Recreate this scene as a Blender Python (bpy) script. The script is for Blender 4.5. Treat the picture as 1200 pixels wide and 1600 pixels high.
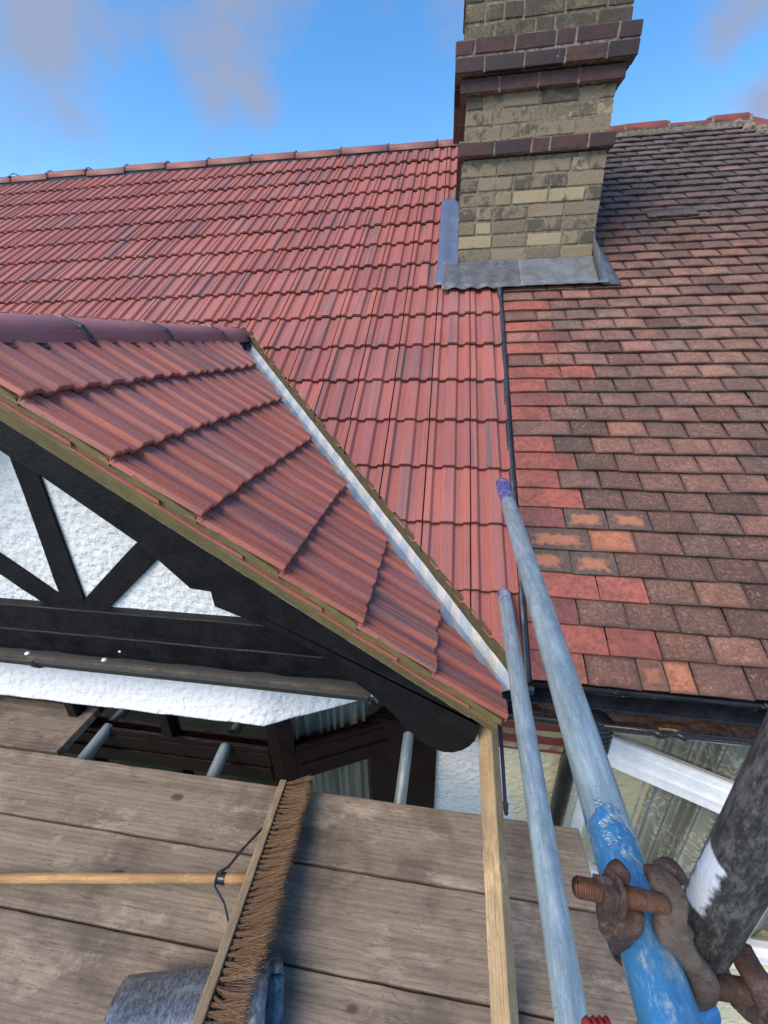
import bpy, bmesh, math, random
from mathutils import Vector, Matrix, noise
random.seed(7)
S = bpy.context.scene
for o in list(bpy.data.objects): bpy.data.objects.remove(o)
COL = S.collection
# ------------------------------------------------------------------ camera
YAW, PIT, ROLL, FPX = 0.152224, 0.394302, -0.018963, 635.5876
cy, sy = math.cos(YAW), math.sin(YAW)
fw = Vector((-sy*math.cos(PIT), cy*math.cos(PIT), -math.sin(PIT)))
r0 = Vector((cy, sy, 0)); u0 = r0.cross(fw)
c_, s_ = math.cos(ROLL), math.sin(ROLL)
rt = c_*r0 + s_*u0; up = -s_*r0 + c_*u0
cam = bpy.data.cameras.new('camera'); camo = bpy.data.objects.new('camera', cam); COL.objects.link(camo)
camo.matrix_world = Matrix(((rt.x, up.x, -fw.x, 0), (rt.y, up.y, -fw.y, 0), (rt.z, up.z, -fw.z, 0), (0, 0, 0, 1)))
cam.sensor_fit = 'VERTICAL'; cam.sensor_height = 24; cam.sensor_width = 24; cam.lens = FPX/1600*24
cam.clip_start = 0.02; cam.clip_end = 3000
S.camera = camo
S.render.resolution_x = 768; S.render.resolution_y = 1024
# ------------------------------------------------------------------ light
SUN_EL, SUN_AZ = math.radians(49), math.radians(-137)     # azimuth measured from +y towards +x
sd = Vector((math.sin(SUN_AZ)*math.cos(SUN_EL), math.cos(SUN_AZ)*math.cos(SUN_EL), math.sin(SUN_EL)))
sl = bpy.data.lights.new('sun', 'SUN'); sl.energy = 2.5; sl.angle = math.radians(38); sl.color = (1, .865, .70)
so = bpy.data.objects.new('sun', sl); COL.objects.link(so)
so.rotation_euler = (-sd).to_track_quat('-Z', 'Y').to_euler()
S.view_settings.view_transform = 'Standard'; S.view_settings.look = 'None'
S.view_settings.exposure = 0.82; S.view_settings.gamma = 1
W = bpy.data.worlds.new('World'); S.world = W; W.use_nodes = True
nt = W.node_tree; nt.nodes.clear()
def wn(t, **k):
    n = nt.nodes.new(t)
    for a, b in k.items(): setattr(n, a, b)
    return n
def wmath(op, a, b=None, clamp=False):
    n = wn('ShaderNodeMath', operation=op, use_clamp=clamp)
    for i, v in enumerate((a, b)):
        if v is None: continue
        if isinstance(v, (int, float)): n.inputs[i].default_value = v
        else: nt.links.new(v, n.inputs[i])
    return n.outputs[0]
sky = wn('ShaderNodeTexSky', sky_type='NISHITA', sun_disc=False)
sky.sun_elevation = SUN_EL; sky.sun_rotation = SUN_AZ; sky.altitude = 100; sky.air_density = 1.0; sky.dust_density = 0.2; sky.ozone_density = 1.6
hs = wn('ShaderNodeHueSaturation'); hs.inputs['Saturation'].default_value = 1.30; hs.inputs['Value'].default_value = 1.0
nt.links.new(sky.outputs[0], hs.inputs['Color'])
tc = wn('ShaderNodeTexCoord')
def ray(x, y): return ((x-600)/FPX*rt + (800-y)/FPX*up + fw)
# clouds: soft banks at given directions, broken up by noise
nz = wn('ShaderNodeTexNoise'); nz.inputs['Scale'].default_value = 4.5; nz.inputs['Detail'].default_value = 9; nz.inputs['Roughness'].default_value = .6; nz.inputs['Distortion'].default_value = .3
nt.links.new(tc.outputs['Generated'], nz.inputs['Vector'])
bank = None
for (px, py, rad, wgt) in [(60, 0, .22, .95), (170, 55, .19, 1.0), (310, 125, .17, 1.0), (390, 150, .11, .9), (250, 190, .12, .8), (590, -10, .14, .5), (-150, -90, .35, .8),
                           (1140, 40, .10, .8), (1190, 5, .15, .8), (1195, 150, .10, .95), (1350, 60, .3, .7), (900, -350, .5, .6), (200, -400, .5, .7)]:
    d = ray(px, py).normalized()
    dn = wn('ShaderNodeVectorMath', operation='DISTANCE'); dn.inputs[1].default_value = d
    nrm = wn('ShaderNodeVectorMath', operation='NORMALIZE'); nt.links.new(tc.outputs['Generated'], nrm.inputs[0]); nt.links.new(nrm.outputs[0], dn.inputs[0])
    v = wmath('MULTIPLY', wmath('SUBTRACT', 1, wmath('DIVIDE', dn.outputs['Value'], rad), clamp=True), wgt)
    bank = v if bank is None else wmath('MAXIMUM', bank, v)
cm = wmath('MULTIPLY', wmath('SUBTRACT', wmath('ADD', bank, wmath('MULTIPLY', wmath('SUBTRACT', nz.outputs['Fac'], .5), 2.2)), .30), 1.9, clamp=True)
cm = wmath('MULTIPLY', cm, wmath('MULTIPLY', bank, 2.6, clamp=True))
cm = wmath('MULTIPLY', cm, .85)
mx = wn('ShaderNodeMix', data_type='RGBA'); nt.links.new(cm, mx.inputs['Factor']); nt.links.new(hs.outputs[0], mx.inputs['A'])
mx.inputs['B'].default_value = (1.35, 1.52, 2.05, 1)
bg = wn('ShaderNodeBackground'); bg.inputs['Strength'].default_value = 0.15
out = wn('ShaderNodeOutputWorld'); nt.links.new(mx.outputs['Result'], bg.inputs[0]); nt.links.new(bg.outputs[0], out.inputs[0])

# ------------------------------------------------------------------ material helper
class Mat:
    def __init__(s, name):
        s.m = bpy.data.materials.new(name); s.m.use_nodes = True; s.t = s.m.node_tree
        s.b = s.t.nodes['Principled BSDF']; s.tc = s.t.nodes.new('ShaderNodeTexCoord')
    def n(s, t, **k):
        n = s.t.nodes.new(t)
        for a, b in k.items(): setattr(n, a, b)
        return n
    def L(s, a, b): s.t.links.new(a, b)
    def put(s, v, sock):
        if isinstance(v, (int, float)): sock.default_value = v
        elif isinstance(v, (tuple, list)): sock.default_value = tuple(v) + ((1,) if len(v) == 3 and sock.type == 'RGBA' else ())
        else: s.L(v, sock)
    def vec(s, scale=(1, 1, 1), src=None, loc=(0, 0, 0), rot=(0, 0, 0)):
        m = s.n('ShaderNodeMapping'); m.inputs['Scale'].default_value = scale; m.inputs['Location'].default_value = loc; m.inputs['Rotation'].default_value = rot
        s.L(src or s.tc.outputs['Object'], m.inputs[0]); return m.outputs[0]
    def noise(s, scale, v=None, det=5, rough=.6, dist=0):
        n = s.n('ShaderNodeTexNoise'); n.inputs['Scale'].default_value = scale; n.inputs['Detail'].default_value = det
        n.inputs['Roughness'].default_value = rough; n.inputs['Distortion'].default_value = dist
        s.L(v or s.tc.outputs['Object'], n.inputs['Vector']); return n.outputs['Fac']
    def vor(s, scale, v=None, out='Distance', feature='F1'):
        n = s.n('ShaderNodeTexVoronoi', feature=feature); n.inputs['Scale'].default_value = scale
        s.L(v or s.tc.outputs['Object'], n.inputs['Vector']); return n.outputs[out]
    def math(s, op, a, b=0, clamp=False):
        n = s.n('ShaderNodeMath', operation=op, use_clamp=clamp); s.put(a, n.inputs[0]); s.put(b, n.inputs[1]); return n.outputs[0]
    def ramp(s, f, lo, hi, a=0.0, b=1.0):
        n = s.n('ShaderNodeMapRange', interpolation_type='SMOOTHSTEP'); s.put(f, n.inputs['Value'])
        for k, v in (('From Min', lo), ('From Max', hi), ('To Min', a), ('To Max', b)): n.inputs[k].default_value = v
        return n.outputs['Result']
    def mix(s, f, a, b, mode='MIX'):
        n = s.n('ShaderNodeMix', data_type='RGBA', blend_type=mode); s.put(f, n.inputs['Factor']); s.put(a, n.inputs['A']); s.put(b, n.inputs['B']); return n.outputs['Result']
    def attr(s, name, out='Fac'):
        n = s.n('ShaderNodeAttribute', attribute_name=name); return n.outputs[out]
    def xyz(s, v=None):
        n = s.n('ShaderNodeSeparateXYZ'); s.L(v or s.tc.outputs['Object'], n.inputs[0]); return n.outputs
    def bump(s, h, strength=.5, dist=.01):
        n = s.n('ShaderNodeBump'); n.inputs['Strength'].default_value = strength; n.inputs['Distance'].default_value = dist
        s.L(h, n.inputs['Height'])
        if s.b.inputs['Normal'].is_linked: s.L(s.b.inputs['Normal'].links[0].from_socket, n.inputs['Normal'])
        s.L(n.outputs[0], s.b.inputs['Normal'])
    def done(s, col, rough=.7, metal=0, spec=.5):
        s.put(col, s.b.inputs['Base Color']); s.put(rough, s.b.inputs['Roughness']); s.put(metal, s.b.inputs['Metallic'])
        s.put(spec, s.b.inputs['Specular IOR Level']); return s.m

def m_concrete_tile(gable):
    m = Mat('red_concrete_tile')
    rnd = m.attr('rnd'); rnd2 = m.attr('rnd2')
    cv = m.n('ShaderNodeCombineXYZ'); m.put(m.math('MULTIPLY', rnd, 31.0), cv.inputs[2])
    ad = m.n('ShaderNodeVectorMath', operation='ADD'); m.L(m.vec((38, 1.1, 1)), ad.inputs[0]); m.L(cv.outputs[0], ad.inputs[1])
    st = m.noise(1.0, ad.outputs[0], det=3, rough=.5)
    ad2 = m.n('ShaderNodeVectorMath', operation='ADD'); m.L(m.vec((95, 2.5, 1)), ad2.inputs[0]); m.L(cv.outputs[0], ad2.inputs[1])
    st2 = m.noise(1.0, ad2.outputs[0], det=4, rough=.6)
    base = m.mix(rnd2, (.40, .120, .094), (.285, .086, .075))
    if gable: base = m.mix(rnd2, (.40, .125, .090), (.30, .092, .076))
    c = m.mix(m.math('MULTIPLY', m.ramp(st, .47, .64), m.math('ADD', m.math('MULTIPLY', rnd, .9), .1)), base, (.13, .085, .088))
    rib = m.attr('rib'); fl = m.math('MULTIPLY', m.math('MULTIPLY', rib, m.math('SUBTRACT', 1, rib)), 4.0)
    c = m.mix(m.math('MULTIPLY', m.ramp(rib, .6, 1), m.ramp(st2, .40, .62, .0, .42)), c, (.24, .125, .125))
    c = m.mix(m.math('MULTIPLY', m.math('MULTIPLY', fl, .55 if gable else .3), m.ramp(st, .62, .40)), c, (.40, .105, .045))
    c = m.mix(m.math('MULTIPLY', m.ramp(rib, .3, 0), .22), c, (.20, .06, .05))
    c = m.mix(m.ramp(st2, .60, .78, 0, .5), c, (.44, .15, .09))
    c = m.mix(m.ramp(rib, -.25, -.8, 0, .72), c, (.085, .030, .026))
    c = m.mix(m.ramp(st2, .46, .30, 0, .45), c, (.15, .055, .058))
    sp = m.noise(260, det=2)
    c = m.mix(m.ramp(sp, .58, .74, 0, .45), c, (.55, .36, .32)); c = m.mix(m.ramp(sp, .42, .30, 0, .4), c, (.12, .045, .04))
    big = m.noise(1.3, det=4)
    c = m.mix(m.ramp(big, .45, .75, 0, .35), c, (.40, .19, .17))
    scuff = m.noise(9, m.vec((3, .6, 1)), det=6, rough=.7)
    c = m.mix(m.ramp(scuff, .68, .78, 0, .35), c, (.5, .38, .36))
    m.bump(m.noise(300, det=3), .35, .002)
    return m.done(c, m.ramp(st, .3, .8, .62, .8), spec=.35)
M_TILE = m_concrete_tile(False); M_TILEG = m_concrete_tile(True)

def m_plain_tile():
    m = Mat('weathered_clay_tile')
    ca = m.attr('tcol', 'Color'); lich = m.attr('lich'); patch = m.attr('patch')
    n1 = m.noise(7, det=6, rough=.65); n2 = m.noise(55, det=5, rough=.7); n3 = m.noise(230, det=3)
    dk = m.mix(.62, ca, (.022, .018, .019))
    n4 = m.noise(95, m.vec(loc=(3, 5, 2)), det=4, rough=.75)
    uve = m.xyz(m.tc.outputs['UV']); ex = m.math('MINIMUM', uve[0], m.math('SUBTRACT', 1, uve[0])); ey = m.math('MINIMUM', m.math('MULTIPLY', uve[1], .6), m.math('MULTIPLY', m.math('SUBTRACT', 1, uve[1]), .8))
    ed = m.math('ADD', m.math('MINIMUM', ex, ey), m.math('MULTIPLY', m.math('SUBTRACT', n2, .5), .25))
    dirt = m.math('MULTIPLY', m.ramp(ed, .10, -.02), m.ramp(lich, 0.0, .06))
    c = m.mix(m.ramp(n2, .42, .66, 0, .7), ca, dk)
    c = m.mix(m.math('MULTIPLY', m.ramp(n4, .50, .66, 0, .75), m.ramp(lich, 0.0, .06)), c, m.mix(.5, ca, (.55, .34, .25)))
    c = m.mix(m.math('MULTIPLY', dirt, .65), c, (.02, .017, .016))
    c = m.mix(m.math('MULTIPLY', m.ramp(n3, .40, .25, 0, 1), .5), c, (.02, .018, .018))
    c = m.mix(m.math('MULTIPLY', m.ramp(n1, .45, .62), .42), c, (.10, .055, .045)); c = m.mix(m.ramp(m.noise(3.2, det=6, rough=.7), .45, .62, 0, .35), c, (.055, .045, .042))
    # lichen dots: pale and a few orange
    v = m.vor(26, out='Distance'); spot = m.math('MULTIPLY', m.ramp(m.math('ADD', v, m.math('MULTIPLY', m.noise(90, det=3), .35)), .36, .28), m.ramp(m.noise(14, det=3), .47, .62))
    c = m.mix(m.math('MULTIPLY', spot, m.math('MULTIPLY', lich, .8)), c, (.34, .30, .27))
    v2 = m.ramp(m.noise(17, m.vec((1, 1, 1), loc=(7, 3, 1)), det=4, rough=.7), .70, .76)
    c = m.mix(m.math('MULTIPLY', v2, m.math('MULTIPLY', lich, .9)), c, (.36, .17, .05))
    gl = m.ramp(m.noise(11, m.vec((1, 2.4, 1), loc=(1, 9, 4)), det=7, rough=.75), .56, .70)
    c = m.mix(m.math('MULTIPLY', gl, m.math('MULTIPLY', lich, .75)), c, (.28, .27, .265))
    # bare orange patches on re-used tiles
    uv = m.xyz(m.tc.outputs['UV'])
    du = m.math('MULTIPLY', m.math('ABSOLUTE', m.math('SUBTRACT', uv[0], .5)), 1.0); dv = m.math('ABSOLUTE', m.math('SUBTRACT', uv[1], .45))
    d = m.math('ADD', m.math('MAXIMUM', m.math('MULTIPLY', du, 1.25), m.math('MULTIPLY', dv, 1.55)), m.math('MULTIPLY', m.math('SUBTRACT', m.noise(48, det=4), .5), .7))
    c = m.mix(m.math('MULTIPLY', m.ramp(d, .50, .22), patch), c, m.mix(m.ramp(n2, .3, .7), (.47, .17, .085), (.36, .15, .09)))
    m.bump(n2, .4, .004); m.bump(n3, .5, .002)
    return m.done(c, .85, spec=.3)
M_PLAIN = m_plain_tile()

def m_brick():
    m = Mat('sooty_stock_brick')  # yellow London stocks, blackened
    ca = m.attr('tcol', 'Color'); soot = m.attr('soot')
    n1 = m.noise(16, det=6, rough=.7); n2 = m.noise(90, det=5, rough=.7); n3 = m.noise(5, det=4)
    c = m.mix(m.ramp(n2, .35, .7, 0, .6), ca, (.31, .245, .165))
    c = m.mix(m.math('MULTIPLY', m.ramp(m.math('ADD', n1, m.math('MULTIPLY', m.math('SUBTRACT', soot, .5), .4)), .44, .60), .8), c, (.072, .062, .052))
    c = m.mix(m.ramp(m.noise(150, det=3), .60, .75, 0, .5), c, (.03, .028, .028))
    c = m.mix(m.ramp(m.noise(28, m.vec(loc=(4, 4, 4)), det=6, rough=.7), .64, .74, 0, .6), c, (.42, .37, .27))
    m.bump(n1, .5, .008); m.bump(n2, .8, .004)
    return m.done(c, .92, spec=.2)
M_BRICK = m_brick()
def m_band():
    m = Mat('dark_red_engineering_brick')
    ca = m.attr('tcol', 'Color'); n1 = m.noise(22, det=6, rough=.7); n2 = m.noise(110, det=4)
    c = m.mix(m.ramp(n1, .42, .66, 0, .85), ca, (.030, .024, .026))
    c = m.mix(m.ramp(m.noise(33, m.vec(loc=(4, 2, 4)), det=6, rough=.7), .64, .73, 0, .6), c, (.30, .26, .22))
    m.bump(n1, .4, .006); m.bump(n2, .6, .003)
    return m.done(c, .7, spec=.4)
M_BAND = m_band()
def m_mortar(name, a, b, rough=.9, sc=40, bs=.7):
    m = Mat(name); n = m.noise(sc, det=6, rough=.7); n2 = m.noise(4, det=4); n3 = m.noise(sc*6, det=3)
    c = m.mix(m.ramp(n, .3, .7), a, b); c = m.mix(m.ramp(n2, .45, .7, 0, .4), c, tuple(x*.6 for x in a))
    m.bump(n, bs, .006); m.bump(n3, .4, .002)
    return m.done(c, rough, spec=.25)
M_MORTAR = m_mortar('grey_lime_mortar', (.30, .25, .165), (.10, .088, .066))
M_MORTAR_RED = m_mortar('mortar_around_dark_brick', (.30, .25, .19), (.07, .06, .052))
M_VMORTAR = m_mortar('olive_verge_mortar', (.185, .145, .062), (.135, .108, .046), rough=.8, sc=22, bs=.35)
M_VMORTAR2 = m_mortar('dark_olive_valley_mortar', (.105, .088, .045), (.070, .060, .032), rough=.85, sc=26, bs=.6)
M_OLDMORTAR = m_mortar('old_ridge_mortar', (.30, .25, .19), (.09, .08, .07))
M_ASPH = m_mortar('black_underlay', (.015, .016, .02), (.03, .03, .036), sc=30)
def m_lead(name, a, b, rough=.45, sc=9, streak=(1, 1, 1)):
    m = Mat(name); n = m.noise(sc, m.vec(streak), det=7, rough=.7, dist=.6); n2 = m.noise(sc*7, det=5, rough=.7)
    c = m.mix(m.ramp(n, .32, .68), a, b); c = m.mix(m.ramp(n2, .55, .75, 0, .4), c, tuple(min(1, x*1.7) for x in b))
    m.bump(n, .5, .012); m.bump(n2, .25, .002)
    return m.done(c, m.ramp(n2, .3, .7, rough-.1, rough+.15), metal=.0, spec=.6)
M_LEAD = m_lead('grey_lead', (.06, .063, .072), (.13, .133, .14))
M_LEADB = m_lead('blue_grey_lead', (.07, .10, .19), (.10, .125, .18))
M_RUBBER = m_lead('black_bedding_strip', (.012, .013, .018), (.04, .045, .06), rough=.38)
def m_trough():
    m = Mat('white_trough_painted_reflections')
    n = m.noise(7, m.vec((1, 1, 1)), det=5, rough=.6, dist=1.2)
    w = m.n('ShaderNodeTexWave', wave_type='BANDS', bands_direction='X'); w.inputs['Scale'].default_value = 4.6; w.inputs['Distortion'].default_value = 2.0; w.inputs['Detail'].default_value = 3; w.inputs['Detail Scale'].default_value = 1.5
    m.L(m.vec((1, 1.0, 1), rot=(0, 0, math.radians(-48))), w.inputs['Vector'])
    c = m.mix(m.ramp(w.outputs['Fac'], .42, .58), (.58, .56, .52), (.40, .47, .53)); c = m.mix(m.ramp(m.math('ABSOLUTE', m.math('SUBTRACT', w.outputs['Fac'], .5)), .05, .0, 0, .6), c, (.24, .27, .30))  # diagonal bands paint the tile ribs' reflections into the base colour
    c = m.mix(m.ramp(n, .50, .62, 0, .75), c, (.47, .43, .36)); c = m.mix(m.ramp(m.noise(40, det=7, rough=.8), .55, .72, 0, .8), c, (.22, .22, .22))
    m.bump(w.outputs['Fac'], .10, .02); m.bump(m.noise(18, det=6, rough=.7), .8, .012)
    return m.done(c, .35, spec=.6)
M_TROUGH = m_trough()
def m_render(name, a, b, bs=.9, sc=46):
    m = Mat(name); n = m.noise(sc, det=4, rough=.55, dist=.4); n2 = m.noise(2.5, det=5); v = m.vor(sc*.8, feature='SMOOTH_F1')
    c = m.mix(m.ramp(n2, .35, .7), a, b); c = m.mix(m.ramp(m.noise(14, det=6, rough=.7), .60, .75, 0, .3), c, tuple(x*.6 for x in b))
    m.bump(v, bs*.7, .010); m.bump(n, bs, .010)
    return m.done(c, .75, spec=.3)
M_WHITE = m_render('white_roughcast_render', (.80, .79, .765), (.74, .735, .71))
M_WHITE_SIDE = M_WHITE
def m_twotone():
    m = Mat('white_and_cream_roughcast'); n = m.noise(46, det=4, rough=.55, dist=.4); v = m.vor(36, feature='SMOOTH_F1')
    x = m.xyz(m.tc.outputs['Object'])
    e = m.math('ADD', m.math('ADD', x[0], m.math('MULTIPLY', x[2], .22)), m.math('MULTIPLY', m.noise(9), .05))
    f = m.ramp(e, -.055, -.025)
    c = m.mix(f, (.60, .62, .66), (.66, .60, .42)); c = m.mix(m.ramp(m.noise(60, det=4), .6, .75, 0, .2), c, (.3, .3, .28))
    m.bump(v, .6, .010); m.bump(n, .9, .010)
    return m.done(c, .8, spec=.2)
M_TWO = m_twotone()
def m_paint(name, col, rough=.35, chips=None, bs=.2, wear=.72, spec=.5):
    m = Mat(name); n = m.noise(12, det=6, rough=.7); n2 = m.noise(70, det=4)
    c = m.mix(m.ramp(n, .35, .7, 0, .5), col, tuple(min(1, x*1.5+.006) for x in col))
    if chips: c = m.mix(m.ramp(m.noise(24, m.vec((1, 1, 3)), det=8, rough=.75), wear, wear+.04), c, chips)
    m.bump(n2, bs, .003)
    return m.done(c, m.ramp(n, .3, .7, rough-.08, rough+.2), spec=spec)
M_BLACKW = m_paint('black_painted_timber', (.005, .005, .006), .5, (.25, .24, .22), .8, .76, .22)
M_BLACKP = m_paint('black_plastic', (.010, .010, .012), .22, (.10, .07, .05), .3, .66)
M_FLAKE = m_paint('flaking_black_paint', (.006, .006, .007), .4, (.20, .17, .13), .8, .60)
M_GUTIN = m_paint('grey_black_gutter', (.026, .023, .021), .6, (.24, .24, .23), .5, .74)
M_MAROON = m_paint('dark_maroon_window_frame', (.007, .0025, .003), .3, spec=.25)
M_UPVC = m_paint('white_window_plastic', (.72, .72, .73), .3)
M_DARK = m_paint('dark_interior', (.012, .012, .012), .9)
def m_redpaint():
    m = Mat('peeling_red_paint'); n = m.noise(7, m.vec((1, 1, 5)), det=7, rough=.65, dist=.5)
    x = m.xyz(); w = m.math('FRACT', m.math('MULTIPLY', m.math('ADD', x[2], m.math('MULTIPLY', m.noise(8), .03)), 13.0))
    c = m.mix(m.ramp(n, .38, .58), (.30, .035, .02), (.16, .045, .03))
    c = m.mix(m.math('MULTIPLY', m.ramp(w, .55, .66), m.ramp(m.noise(3.5), .36, .5)), c, (.42, .34, .20))
    m.bump(n, .6, .008); return m.done(c, .5)
M_REDP = m_redpaint()
def m_wood(name, a, b, dark, gs=1.0, rough=.8):
    m = Mat(name); rnd = m.n('ShaderNodeObjectInfo').outputs['Random']
    cv = m.n('ShaderNodeCombineXYZ'); m.put(m.math('MULTIPLY', rnd, 17.0), cv.inputs[0]); m.put(m.math('MULTIPLY', rnd, 29.0), cv.inputs[1])
    ad = m.n('ShaderNodeVectorMath', operation='ADD'); m.L(m.tc.outputs['Object'], ad.inputs[0]); m.L(cv.outputs[0], ad.inputs[1]); src = ad.outputs[0]
    w = m.n('ShaderNodeTexWave', wave_type='BANDS', bands_direction='Y', wave_profile='SAW'); w.inputs['Scale'].default_value = 22*gs; w.inputs['Distortion'].default_value = 9; w.inputs['Detail'].default_value = 2; w.inputs['Detail Scale'].default_value = .35
    m.L(m.vec((.16, 1, 1), src), w.inputs['Vector'])
    g = m.noise(1, m.vec((13*gs, 95*gs, 60*gs), src), det=7, rough=.8); g2 = m.noise(1, m.vec((1.5, 26*gs, 8), src), det=6, rough=.7)
    c = m.mix(m.ramp(g2, .3, .7), a, b)
    c = m.mix(m.ramp(w.outputs['Fac'], .45, 1, 0, .25), c, dark)
    c = m.mix(m.ramp(g, .50, .75, 0, .55), c, dark); c = m.mix(m.ramp(g, .45, .28, 0, .35), c, tuple(min(1, x*1.5) for x in a))
    bl = m.noise(3.3, m.vec(src=src), det=6, rough=.65); c = m.mix(m.ramp(bl, .44, .64, 0, .6), c, dark)
    c = m.mix(m.ramp(m.noise(7, m.vec((.6, 1.3, 1), src, loc=(5, 2, 0)), det=7, rough=.75), .52, .66, 0, .5), c, tuple(min(1, q*1.55) for q in a))
    v = m.vor(5.5, m.vec((.55, 1, 1), src)); kn = m.ramp(m.math('ADD', v, m.math('MULTIPLY', m.noise(30, src), .06)), .125, .085)
    c = m.mix(m.math('MULTIPLY', kn, .75), c, tuple(x*.45 for x in dark))
    sp = m.noise(38, src, det=7, rough=.75); c = m.mix(m.math('MULTIPLY', m.ramp(sp, .66, .73), .5), c, (.48, .45, .42))
    c = m.mix(m.ramp(m.noise(120, src, det=4, rough=.8), .58, .70, 0, .6), c, tuple(x*.4 for x in dark)); c = m.mix(m.ramp(m.noise(1, m.vec((14, 260, 60), src), det=3), .60, .72, 0, .45), c, tuple(x*.6 for x in dark))
    cr = m.noise(1, m.vec((1.8, 34*gs, 12), src, loc=(3, 1, 0)), det=3, rough=.45, dist=.6); iso = m.math('ABSOLUTE', m.math('SUBTRACT', m.math('FRACT', m.math('MULTIPLY', cr, 11.0)), .5))
    c = m.mix(m.math('MULTIPLY', m.ramp(iso, .07, .0), .55), c, dark)
    m.bump(g, .55, .003); m.bump(w.outputs['Fac'], .2, .003); m.bump(sp, .2, .003)
    return m.done(c, rough, spec=.15)
M_BOARD = m_wood('weathered_scaffold_board', (.30, .238, .175), (.19, .148, .112), (.075, .058, .047))
M_BATTEN = m_wood('sawn_pine_batten', (.44, .31, .17), (.34, .24, .14), (.17, .11, .06), 1.6)
M_BLOCK = m_wood('broom_block_wood', (.36, .27, .17), (.26, .19, .12), (.14, .09, .05), 2)
M_HANDLE = m_wood('varnished_broom_handle', (.52, .31, .13), (.42, .24, .10), (.22, .12, .06), 1.2, .4)
def m_galv(paint=None):
    m = Mat('galvanised_steel_' + (paint or 'plain'))
    x = m.xyz()
    n = m.noise(1, m.vec((70, 70, 9)), det=6, rough=.7); n2 = m.noise(14, det=6, rough=.7); n3 = m.noise(160, det=3)
    c = m.mix(m.ramp(n, .3, .7), (.25, .32, .34), (.44, .54, .57))
    c = m.mix(m.ramp(n2, .42, .7, 0, .6), c, (.20, .27, .33))
    c = m.mix(m.ramp(m.noise(1, m.vec((200, 200, 60)), det=8, rough=.85), .56, .66, 0, .8), c, (.11, .13, .145)); c = m.mix(m.ramp(m.noise(1, m.vec((260, 260, 40), loc=(5, 5, 5)), det=4, rough=.8), .60, .70, 0, .7), c, (.62, .68, .70)); c = m.mix(m.ramp(m.noise(1, m.vec((60, 60, 260)), det=3), .66, .72, 0, .5), c, (.10, .11, .13))
    rough = m.ramp(n, .3, .7, .38, .56); met = .5
    if paint == 'blue':          # local z runs along the tube, 0 at the far end
        e = m.math('ADD', x[2], m.math('MULTIPLY', m.math('SUBTRACT', n2, .5), .22))
        f = m.ramp(e, 1.205, 1.222)
        bp = m.mix(m.ramp(m.noise(30, m.vec((1, 1, .6)), det=6, rough=.75), .50, .62), (.045, .21, .42), (.17, .30, .40))
        bp = m.mix(m.ramp(m.noise(1, m.vec((60, 60, 26)), det=7, rough=.8), .52, .66, 0, .85), bp, (.40, .46, .50))
        c = m.mix(f, c, bp)
        e2 = m.math('ADD', x[2], m.math('MULTIPLY', m.math('SUBTRACT', m.noise(60, det=6, rough=.8), .5), .32))
        f2 = m.math('MULTIPLY', m.ramp(x[2], .215, .195), m.ramp(m.noise(48, det=6, rough=.75), .40, .52))
        c = m.mix(f2, c, (.10, .085, .38))
        m.bump(f, .6, .002)
    if paint == 'tip':
        c = m.mix(m.math('MULTIPLY', m.ramp(x[2], .12, .02), m.ramp(m.noise(48, det=6, rough=.75), .5, .6)), c, (.10, .085, .38))
    m.bump(n3, .2, .001); m.bump(m.noise(1, m.vec((60, 60, 14)), det=5), .25, .002)
    return m.done(c, rough, metal=met)
M_GALV = m_galv(); M_GALVB = m_galv('blue'); M_GALVT = m_galv('tip')
def m_post():
    m = Mat('blackened_steel_tube'); n = m.noise(1, m.vec((120, 120, 38)), det=7, rough=.8)
    c = m.mix(m.ramp(n, .42, .66), (.03, .029, .028), (.15, .145, .14))
    x = m.xyz(); e = m.math('ADD', m.math('ABSOLUTE', m.math('SUBTRACT', x[2], .105)), m.math('MULTIPLY', m.noise(40, det=5), .02))
    side = m.ramp(m.math('ADD', x[0], m.math('MULTIPLY', m.noise(90, det=4), .008)), -.0155, -.0185)
    c = m.mix(m.math('MULTIPLY', m.ramp(e, .050, .044), side), c, (.72, .76, .84))
    m.bump(n, .7, .003)
    return m.done(c, .5, metal=.2)
M_POST = m_post()
def m_rust(name='rusted_forged_steel', a=(.085, .042, .028), b=(.03, .021, .019)):
    m = Mat(name); n = m.noise(35, det=7, rough=.75); n2 = m.noise(9*12, det=4)
    f1 = m.noise(220, det=7, rough=.8); f2 = m.noise(90, m.vec(loc=(8, 1, 2)), det=6, rough=.75)
    c = m.mix(m.ramp(n, .35, .65), a, b); c = m.mix(m.ramp(f2, .50, .64, 0, .6), c, (.15, .115, .09)); c = m.mix(m.ramp(f1, .52, .66, 0, .7), c, (.018, .013, .012)); c = m.mix(m.ramp(f1, .44, .32, 0, .6), c, (.20, .085, .040))
    m.bump(n, .7, .004); m.bump(f1, .8, .0014); m.bump(f2, .5, .002)
    return m.done(c, .7, metal=.15)
M_RUST = m_rust(); M_RUSTG = m_rust('grey_brown_forged_steel', (.13, .10, .078), (.06, .042, .034)); M_BOLT = m_rust('orange_rusted_bolt', (.16, .062, .028), (.05, .027, .02))
M_BLUEP = m_paint('blue_painted_steel', (.03, .17, .45), .3, (.4, .45, .5), .3, .66)
M_NAVY = m_paint('navy_painted_steel', (.018, .018, .06), .4, (.3, .3, .35), .5, .66)
M_REDCAP = m_paint('red_plastic', (.28, .02, .03), .3)
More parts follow.
